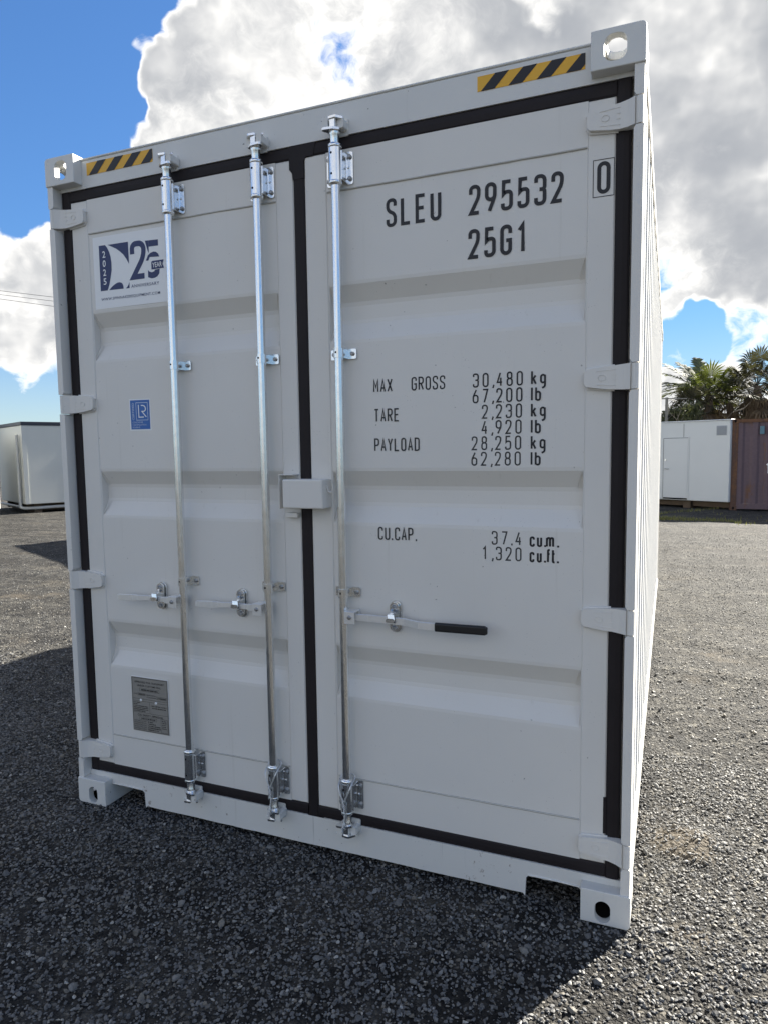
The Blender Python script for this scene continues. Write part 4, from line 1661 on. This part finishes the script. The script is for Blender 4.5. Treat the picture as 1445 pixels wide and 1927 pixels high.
# left cabin: seen on its corner; local x runs along the wall facing right
DL = Vector((.45, .89)).normalized()
cabL = cabin("portable_cabin", "cream cabin with dark roof edge beyond the container's left side", (-14.1, 11.7), (DL.x, DL.y), 6.0, 2.9, .25, 2.46, CREAM, True)
# edge trims, pipes and notice on it
MB().box(-.012, .10, -.010, .001, .26, 2.45).build("corner_trim", CREAM, cabL)
MB().box(-.012, -.001, .0, .10, .26, 2.45).build("corner_trim", CREAM, cabL)
MB().tube([(-.075, .30, 2.20), (-.075, .30, .22), (-.06, .26, .15), (.0, .20, .13), (.35, .12, .13), (.9, .10, .14), (4.2, .10, .14)], .045, 10).build("waste_pipe", PIPEW, cabL)
MB().tube([(-.05, .5, .16), (-.05, 1.6, .16), (-.05, 2.6, .17)], .04, 8).build("waste_pipe", PIPEW, cabL)
mb = MB()
mb.box(1.86, 2.36, -.020, -.001, 1.62, 2.16, 0)
mb.box(1.90, 2.32, -.024, -.0205, 1.66, 2.12, 1)
mb.box(1.96, 2.10, -.027, -.0245, 1.98, 2.06, 2)
mb.box(1.96, 2.26, -.027, -.0245, 1.90, 1.93, 2)
mb.build("notice_board", [CHROME, STICKW, WDARK], cabL)

# second cabin at the far left, only its edge is in the picture
cabF = cabin("portable_cabin", "pale cabin at the far left picture edge, nearest the dark roofed cabin", (-14.30, 11.06), (.45, .89), 6.0, 2.4, .17, 2.30, CREAM, False)
v = Vector((.45, .89)).normalized()
cabF.location = (-14.30 - v.x * 6.0, 11.06 - v.y * 6.0, 0)

# cabin behind the container: only its shadow reaches the open yard on the left
cabH = cabin("portable_cabin", "white cabin standing behind the container, casting the far shadow", (-6.5, 10.3), (.89, -.45), 5.6, 2.4, .15, 2.48, WHITEP, False)

# white cabin on the right with a plain door
DR = Vector((.88, -.47)).normalized()
LEN = 6.0
o2 = Vector((3.93, 17.02)) - DR * LEN
cabR = cabin("portable_cabin", "white flat panelled cabin with a plain door beside the rusty container", (o2.x, o2.y), (DR.x, DR.y), LEN, 2.4, .20, 2.26, WHITEP, False)
# local x measured from the left end; the right 2 m can be seen
d0, d1 = LEN - 1.74, LEN - 1.07
MB().box(d0 - .035, d1 + .035, -.012, .001, .235, 1.87).build("door_frame", WHITEP, cabR, bevel=.004, seg=1)
mb = MB()
mb.box(d0, d1, -.022, -.0125, .26, 1.84)
dr = mb.build("door", WHITEP, cabR, bevel=.004, seg=1)
mb = MB()
mb.box(d0 - .010, d0 - .0005, -.0185, -.0122, .26, 1.845, 0)
mb.box(d0, d1, -.0185, -.0122, 1.842, 1.852, 0)
mb.box(d0, d1, -.018, -.0122, .225, .258, 0)
mb.build("door_gap", HOLE, dr)
mb = MB()
mb.tube([(d0 + .06, -.022, 1.03), (d0 + .06, -.06, 1.03), (d0 + .17, -.06, 1.03)], .013, 8)
mb.build("door_handle", CHROME, dr)
MB().cyl((d0 + .06, -.035, 1.27), 'y', .028, .013, 10).build("door_lock", CHROME, dr)
mb = MB()
for k in range(9):
    z = 1.905 + k * .024
    mb.prism([(-.020, z), (-.004, z + .020), (-.004, z + .024), (-.020, z + .004)], 'x', LEN - .33, LEN - .10)
mb.box(LEN - .345, LEN - .085, -.006, .001, 1.89, 2.135)
mb.build("vent", VENTM, cabR)


# rusty purple container on the right
def rust_material(name, base, rustmix):
    mt, t, b = new_mat(name)
    setb(b, .65, 0, .35)
    pos = t.new('ShaderNodeTexCoord').outputs['Object']
    n = t.noise(t.vmath('MULTIPLY', pos, (3.2, 3.2, .8)), 1.4, 7, .68)
    n2 = t.noise(pos, 14, 5, .65)
    c = t.mix(n2, tuple(x * .75 for x in base), tuple(x * 1.2 for x in base))
    rust = t.mix(n2, (.085, .038, .018), (.20, .098, .048))
    mm = t.step(t.math('ADD', n, t.math('MULTIPLY', n2, .25)), rustmix, rustmix + .16)
    c = t.mix(mm, c, rust)
    t.l.new(c, b.inputs['Base Color'])
    t.l.new(t.bump(n2, .3, .004), b.inputs['Normal'])
    return mt


PURPLE = rust_material("faded_purple_paint", (.128, .090, .104), .68)
RUST = rust_material("rusty_frame_paint", (.090, .050, .038), .56)
pc = empty("shipping_container", (3.975, 17.10, 0), ang(1.0, .035))
tag(pc, "faded purple shipping container with rusty brown frame beside the white cabin", "container")
PL, PH, PD = 6.0, 2.285, 2.3
mb = MB()
xs, x = [(.14, 0)], .14
while x < PL - .3:
    xs += [(x + .10, 0), (x + .16, 1), (x + .27, 1), (x + .33, 0)]
    x += .33
xs.append((PL - .12, 0))
n = len(xs)
v = [(a, .02 + .036 * b, z) for z in (.17, PH - .08) for a, b in xs]
mb.add(v, [(i, i + 1, n + i + 1, n + i) for i in range(n - 1)])
mb.build("side_wall", PURPLE, pc)
MB().box(.1, PL - .1, .07, PD - .02, .17, PH - .03).build("body", PURPLE, pc)
for x in (0, PL - .14):
    for y in (0, PD - .14):
        MB().box(x, x + .14, y, y + .14, .11, PH - .11).build("corner_post", RUST, pc, bevel=.006, seg=1)
        for zz in (0, PH - .108):
            mb = MB()
            mb.box(x - .006, x + .150, y - .006, y + .15, zz, zz + .108)
            mb.prism(obround(x + .07, zz + .054, .026, .036, 5), 'y', y - .0085, y - .0062, mi=1)
            mb.build("corner_casting", [RUST, HOLE], pc)
MB().box(.142, PL - .142, 0, .06, PH - .085, PH - .005).build("top_side_rail", RUST, pc)
MB().box(.142, PL - .142, 0, .06, .03, .168).build("bottom_side_rail", PURPLE, pc)
MB().box(.10, PL - .1, .06, PD, PH - .029, PH - .012).build("roof", RUST, pc)
MB().box(.62, .72, -.02, .019, 1.90, 2.10).build("vent", plain("teal_vent", (.10, .20, .25), .6), pc, bevel=.012)
mb = MB()
ribbon(mb, [Vector(p) for p in ((.80, 1.13), (.84, 1.17), (.845, 1.02), (.84, .93))], False, .05, (0, 0), lambda a, b: (a, .017, b))
mb.build("painted_mark", STICKW, pc)
mb = MB()
mb.box(.84, 1.1, .0165, .0185, 1.465, 1.480)
mb.build("painted_mark", plain("grey_mark", (.35, .33, .34), .6), pc)

# ------------------------------------------------------------------ palms and trees beyond the yard


def leaf_material(name, a, b_, trans=.35):
    mt = bpy.data.materials.new(name)
    mt.use_nodes = True
    t = NT(mt.node_tree)
    b = mt.node_tree.nodes['Principled BSDF']
    setb(b, .68, 0, .18)
    pos = t.new('ShaderNodeNewGeometry')
    rnd = pos.outputs['Random Per Island']
    c = t.mix(rnd, a, b_)
    t.l.new(c, b.inputs['Base Color'])
    tr = t.new('ShaderNodeBsdfTranslucent')
    t.l.new(t.mix(1.0, c, (1.3, 1.35, .7), 'MULTIPLY'), tr.inputs[0])
    mx = t.new('ShaderNodeMixShader')
    mx.inputs[0].default_value = trans
    t.l.new(b.outputs[0], mx.inputs[1])
    t.l.new(tr.outputs[0], mx.inputs[2])
    out = [n for n in mt.node_tree.nodes if n.type == 'OUTPUT_MATERIAL'][0]
    t.l.new(mx.outputs[0], out.inputs[0])
    return mt


LEAF_F = leaf_material("feather_palm_leaf", (.060, .072, .045), (.150, .165, .105), .30)
LEAF_G = leaf_material("green_fan_leaf", (.032, .040, .014), (.082, .094, .026), .32)
LEAF_D = leaf_material("dark_fan_leaf", (.028, .028, .019), (.068, .064, .042), .20)
DEAD = leaf_material("dry_palm_leaf", (.085, .062, .042), (.17, .13, .090), .2)
LEAF_H = leaf_material("hedge_leaf", (.034, .042, .018), (.095, .100, .050), .28)
BARK = plain("palm_bark", (.125, .100, .075), .9, 0, .2, vary=.3, scale=5, bump=.6, bscale=30)
TWIG = plain("grey_twig", (.12, .108, .09), .9, 0, .2, vary=.25)


def frond(mb, base, dirv, length, droop, rise, wind, nleaf, leaflen):
    """feather frond: curved rib with leaflets on both sides"""
    dirv = Vector(dirv).normalized()
    pts = []
    for k in range(13):
        q_ = k / 12
        p = Vector(base) + Vector((dirv.x, dirv.y, 0)) * length * q_ * (1 - .12 * q_) + Vector((0, 0, rise * q_ - droop * q_ * q_)) + Vector(wind) * q_ * q_
        pts.append(p)
    mb.tube(pts, [.020 * (1 - .85 * k / 12) for k in range(13)], 4)
    for k in range(nleaf):
        q_ = .14 + .86 * k / (nleaf - 1)
        i = min(11, int(q_ * 12))
        p = pts[i].lerp(pts[i + 1], q_ * 12 - i)
        t = (pts[i + 1] - pts[i]).normalized()
        side = t.cross(Vector((0, 0, 1)))
        side = side.normalized() if side.length > 1e-4 else Vector((1, 0, 0))
        up = side.cross(t)
        ll = leaflen * (math.sin(math.pi * min(1, .18 + q_ * .80)) ** .6) * random.uniform(.85, 1.1)
        for s in (1, -1):
            d = (side * s * .75 + t * .75 + up * random.uniform(.0, .35) + Vector((0, 0, -.12)) + Vector(wind) * .22).normalized()
            a = p
            mid = p + d * ll * .55
            e = p + d * ll + Vector((0, 0, -.12 * ll))
            wv = d.cross(up).normalized() * .042
            mb.add([a - wv * .5, a + wv * .5, mid + wv, mid - wv, e], [(0, 1, 2, 3), (3, 2, 4)])


def fan(mb, base, dirv, petiole, radius, nseg=17, spread=210, droop=.25):
    d = Vector(dirv).normalized()
    hub = Vector(base) + d * petiole + Vector((0, 0, -.05 * petiole))
    mb.tube([Vector(base), Vector(base).lerp(hub, .5) + Vector((0, 0, .03)), hub], [.012, .009, .007], 4)
    side = d.cross(Vector((0, 0, 1)))
    side = side.normalized() if side.length > 1e-4 else Vector((1, 0, 0))
    up = side.cross(d).normalized()
    roll = random.uniform(-.5, .5)
    side, up = side * math.cos(roll) + up * math.sin(roll), up * math.cos(roll) - side * math.sin(roll)
    for k in range(nseg):
        a = rad(-spread / 2 + spread * k / (nseg - 1))
        v = (d * math.cos(a) + side * math.sin(a) + up * .18 * math.cos(a * 1.5)).normalized()
        r = radius * (.72 + .28 * math.cos(a * .7)) * random.uniform(.88, 1.06)
        wv = v.cross(up).normalized() * radius * .055
        mid = hub + v * r * .58 + Vector((0, 0, -.02))
        e = hub + v * r + Vector((0, 0, -droop * r * random.uniform(.5, 1.4)))
        mb.add([hub, mid + wv, e, mid - wv], [(0, 1, 2, 3)])


def trunk(mb, base, top, r0, r1, rings=14, lean=.05):
    pts, rs = [], []
    for k in range(rings * 2 + 1):
        q_ = k / (rings * 2)
        p = Vector(base).lerp(Vector(top), q_) + Vector((lean * math.sin(q_ * 3), 0, 0))
        pts.append(p)
        rs.append((r0 + (r1 - r0) * q_) * (1.06 if k % 2 else .95))
    mb.tube(pts, rs, 9)


def feather_palm(loc, label, height, n, length):
    e = empty("feather_palm", loc)
    tag(e, label, "palm", "palms beyond the white cabin")
    mb = MB()
    trunk(mb, (0, 0, -.1), (0, 0, height), .13, .09)
    mb.build("trunk", BARK, e)
    mb = MB()
    top = (0, 0, height)
    specs = [  # azimuth (0 = photo right), rise, droop, length
        (178, .35, .95, 1.0), (190, .75, .9, 1.0), (172, .05, .65, .95), (160, 1.2, .75, .92), (110, 1.45, .55, .82), (75, 1.6, .6, .78), (140, 1.5, .6, .85), (205, .6, .9, .9),
        (230, .5, .8, .8), (60, .9, .9, .62), (30, .6, .9, .55), (300, .5, 1.0, .55), (260, .6, .9, .7)][:n]
    for az, rise, droop, L in specs:
        a = rad(az + random.uniform(-6, 6))
        frond(mb, top, (math.cos(a), math.sin(a) * .8, 0), length * L, droop * length * .42, rise * length * .62, (-.35, .05, .02), 30, .46)
    mb.build("crown", LEAF_F, e)
    return e


def fan_palm(loc, label, height, nlive, ndead, radius, mat, r0=.14, spread=1.0):
    e = empty("fan_palm", loc)
    tag(e, label, "palm", "palms beyond the white cabin")
    mb = MB()
    trunk(mb, (0, 0, -.1), (0, 0, height), r0, r0 * .85)
    mb.build("trunk", BARK, e)
    mb = MB()
    for k in range(nlive):
        a = 2.39996 * k
        el = rad(78 - 100 * (k / max(1, nlive - 1)) ** .9)
        d = Vector((math.cos(a) * math.cos(el), math.sin(a) * math.cos(el), math.sin(el)))
        fan(mb, (0, 0, height + .1 * random.uniform(-1, 1)), d, radius * spread * random.uniform(.75, 1.15), radius * random.uniform(.75, 1.05), droop=random.uniform(.1, .45))
    mb.build("crown", mat, e)
    if ndead:
        mb = MB()
        for k in range(ndead):
            a = 2.39996 * k + 1
            el = rad(random.uniform(-80, -38))
            d = Vector((math.cos(a) * math.cos(el), math.sin(a) * math.cos(el), math.sin(el)))
            fan(mb, (0, 0, height - random.uniform(.0, .45)), d, radius * random.uniform(.5, .9), radius * random.uniform(.6, .9), 11, 150, .5)
        mb.build("dead_fronds", DEAD, e)
    return e


def P30(u, v, y):
    d = pix_dir(u, v)
    t = (y - CAM.y) / d.y
    return CAM + d * t


pA = P30(1313, 727, 27.0)
feather_palm((pA.x, pA.y, 0), "feathery palm with fronds blown to the left", pA.z - .1, 13, 1.75)
pB = P30(1333, 742, 25.0)
fan_palm((pB.x, pB.y, 0), "bright green fan palm in front of the feathery palm", pB.z, 20, 12, .68, LEAF_G)
pC = P30(1300, 765, 24.5)
fan_palm((pC.x, pC.y, 0), "low dark fan palm nearest the bare hedge", pC.z, 18, 14, .58, LEAF_D, .12)
pE = P30(1372, 752, 26.0)
fan_palm((pE.x, pE.y, 0), "dark fan palm above the joint of cabin and rusty container", pE.z, 20, 16, .62, LEAF_D)
pD = P30(1424, 726, 25.5)
fan_palm((pD.x, pD.y, 0), "tall fan palm with a shaggy brown skirt over the purple container", pD.z, 30, 40, .70, LEAF_D, .15, 1.25)
pG = P30(1468, 745, 27.0)
fan_palm((pG.x, pG.y, 0), "fan palm at the right picture edge behind the shaggy palm", pG.z, 22, 16, .70, LEAF_D)
pI = P30(1352, 775, 27.5)
fan_palm((pI.x, pI.y, 0), "small dim fan palm deepest between the bigger palms", pI.z, 16, 14, .60, LEAF_D)


def bush(name, label, cat, loc, rx, ry, h, nleaf, twigs, group):
    e = empty(name, loc)
    tag(e, label, cat, group)
    mb = MB()
    for k in range(twigs):
        a = random.uniform(0, 2 * math.pi)
        p = Vector((random.uniform(-.4, .4) * rx, random.uniform(-.4, .4) * ry, 0))
        pts = [p]
        d = Vector((math.cos(a) * .5 * rx, math.sin(a) * .5 * ry, 1.0)).normalized()
        n = 7
        for j in range(n):
            d = (d + Vector((random.gauss(0, .28), random.gauss(0, .28), random.gauss(.05, .15)))).normalized()
            pts.append(pts[-1] + d * h / n * random.uniform(.8, 1.2))
        mb.tube(pts, [.03 * (1 - j / (n + 1.5)) for j in range(n + 1)], 4)
        for b_ in range(3):
            s = random.choice(pts[3:])
            d2 = Vector((random.gauss(0, 1), random.gauss(0, 1), random.gauss(.3, .5))).normalized()
            mb.tube([s, s + d2 * .35, s + d2 * .6 + Vector((0, 0, .15))], [.012, .008, .003], 3)
    mb.build("trunk", TWIG, e)
    # leaves in clumps
    cl = []
    for k in range(34):
        a, b_ = random.uniform(0, 2 * math.pi), random.uniform(.35, 1)
        cl.append(Vector((math.cos(a) * rx * b_, math.sin(a) * ry * b_, h * random.uniform(.35, 1.0) * (1 - .18 * b_))))
    mb = MB()
    for k in range(nleaf):
        c = random.choice(cl)
        p = c + Vector((random.gauss(0, .16), random.gauss(0, .16), random.gauss(0, .13)))
        d = Vector((random.gauss(0, 1), random.gauss(0, 1), random.gauss(0, .8))).normalized()
        s = d.orthogonal().normalized() * .036
        mb.add([p, p + d * .08 + s, p + d * .15, p + d * .08 - s], [(0, 1, 2, 3)])
    mb.build("crown", LEAF_H, e)
    return e


for (u, v, y, rx, lab) in ((1248, 752, 22.6, .75, "bare twiggy hedge tree against the container's back edge"), (1276, 757, 23.2, .7, "twiggy hedge tree between the post and the low fan palm")):
    p = P30(u, v, y)
    bush("hedge_tree", lab, "tree", (p.x, p.y, 0), rx, rx, p.z + .15, 5200, 16, "hedge trees beyond the yard")
for (u, y, h, lab) in ((1395, 28.5, 3.0, "dark leafy tree low behind the palms"), (1440, 29.5, 3.1, "dark leafy tree at the right edge low behind the palms"), (1215, 24.0, 3.2, "leafy hedge tree hidden behind the container's rear")):
    p = P30(u, 780, y)
    bush("hedge_tree", lab, "tree", (p.x, p.y, 0), 1.1, .9, h, 2600, 12, "hedge trees beyond the yard")
# slim post among the twigs
p = P30(1254, 748, 22.0)
mb = MB()
mb.tube([(0, 0, -.1), (0, 0, p.z)], [.06, .045], 8)
mb.tube([(-.25, 0, p.z - .03), (.6, 0, p.z - .06)], .02, 6)
o = mb.build("yard_post", plain("grey_post", (.11, .108, .10), .8))
o.location = (p.x, p.y, 0)
tag(o, "thin grey post with a crossbar in front of the twiggy hedge", "post")

# overhead line on the left, carried by two poles
ends = []
for nm, (x, y), lab in (("utility_pole", (-21.0, 37.6), "wooden utility pole hidden behind the container"), ("utility_pole", (-56.0, 23.7), "wooden utility pole left of the picture")):
    e = empty(nm, (x, y, 0))
    tag(e, lab, "utility pole", "poles of the overhead line")
    mb = MB()
    ph = 10.6 if x > -40 else 15.8
    mb.tube([(0, 0, -.2), (0, 0, ph)], [.16, .10], 10)
    mb.build("pole", TIMBER, e)
    mb = MB()
    mb.box(-.06, .06, -.9, .9, ph - .45, ph - .30)
    mb.build("cross_arm", TIMBER, e)
for k, (za, zb_) in enumerate(((12.62, 12.62), (12.36, 12.36), (12.08, 12.08))):
    off = (-.0, 0, .0)[k]
    A = Vector((-21.0, 37.6, [10.17, 9.87, 9.30][k]))
    B = Vector((-56.0, 23.7, [15.37, 15.17, 15.20][k]))
    # straight enough at this distance; slight sag
    pts = []
    for j in range(25):
        q_ = j / 24
        p = A.lerp(B, q_)
        p.z -= .35 * 4 * q_ * (1 - q_)
        pts.append(p)
    o = MB().tube(pts, .014, 5).build("overhead_wire", plain("wire_black", (.03, .03, .032), .5))
    tag(o, ("top", "middle", "lowest")[k] + " of three thin wires crossing the sky at left", "wire", "overhead wires")

# sparse grass by the far buildings
mb = MB()
for k in range(1100):
    if k < 900:
        x = random.uniform(2.2, 4.0)
        y = 14.45 - .18 * (x - 2.2) + random.gauss(0, .16)
        if random.random() < (x - 2.2) / 2.4:
            continue
    elif k < 1060:
        x = random.uniform(2.3, 3.9)
        y = 15.6 + 1.25 * (x - 2.3) + random.gauss(0, .10)
    else:
        x = random.uniform(3.4, 5.2)
        y = random.uniform(13.2, 16.4)
    h = random.uniform(.03, .085)
    a = random.uniform(0, 6.28)
    dx, dy = math.cos(a) * .010, math.sin(a) * .010
    lx, ly = random.gauss(0, .025), random.gauss(0, .025)
    mb.add([(x - dx, y - dy, -.01), (x + dx, y + dy, -.01), (x + lx, y + ly, h)], [(0, 1, 2)])
gr = mb.build("grass", leaf_material("dry_grass", (.13, .135, .05), (.24, .23, .10), .3))
tag(gr, "sparse yellow green grass along the far buildings", "grass", kind="stuff")

SC.render.engine = 'CYCLES'
SC.render.resolution_x, SC.render.resolution_y = 767, 1024
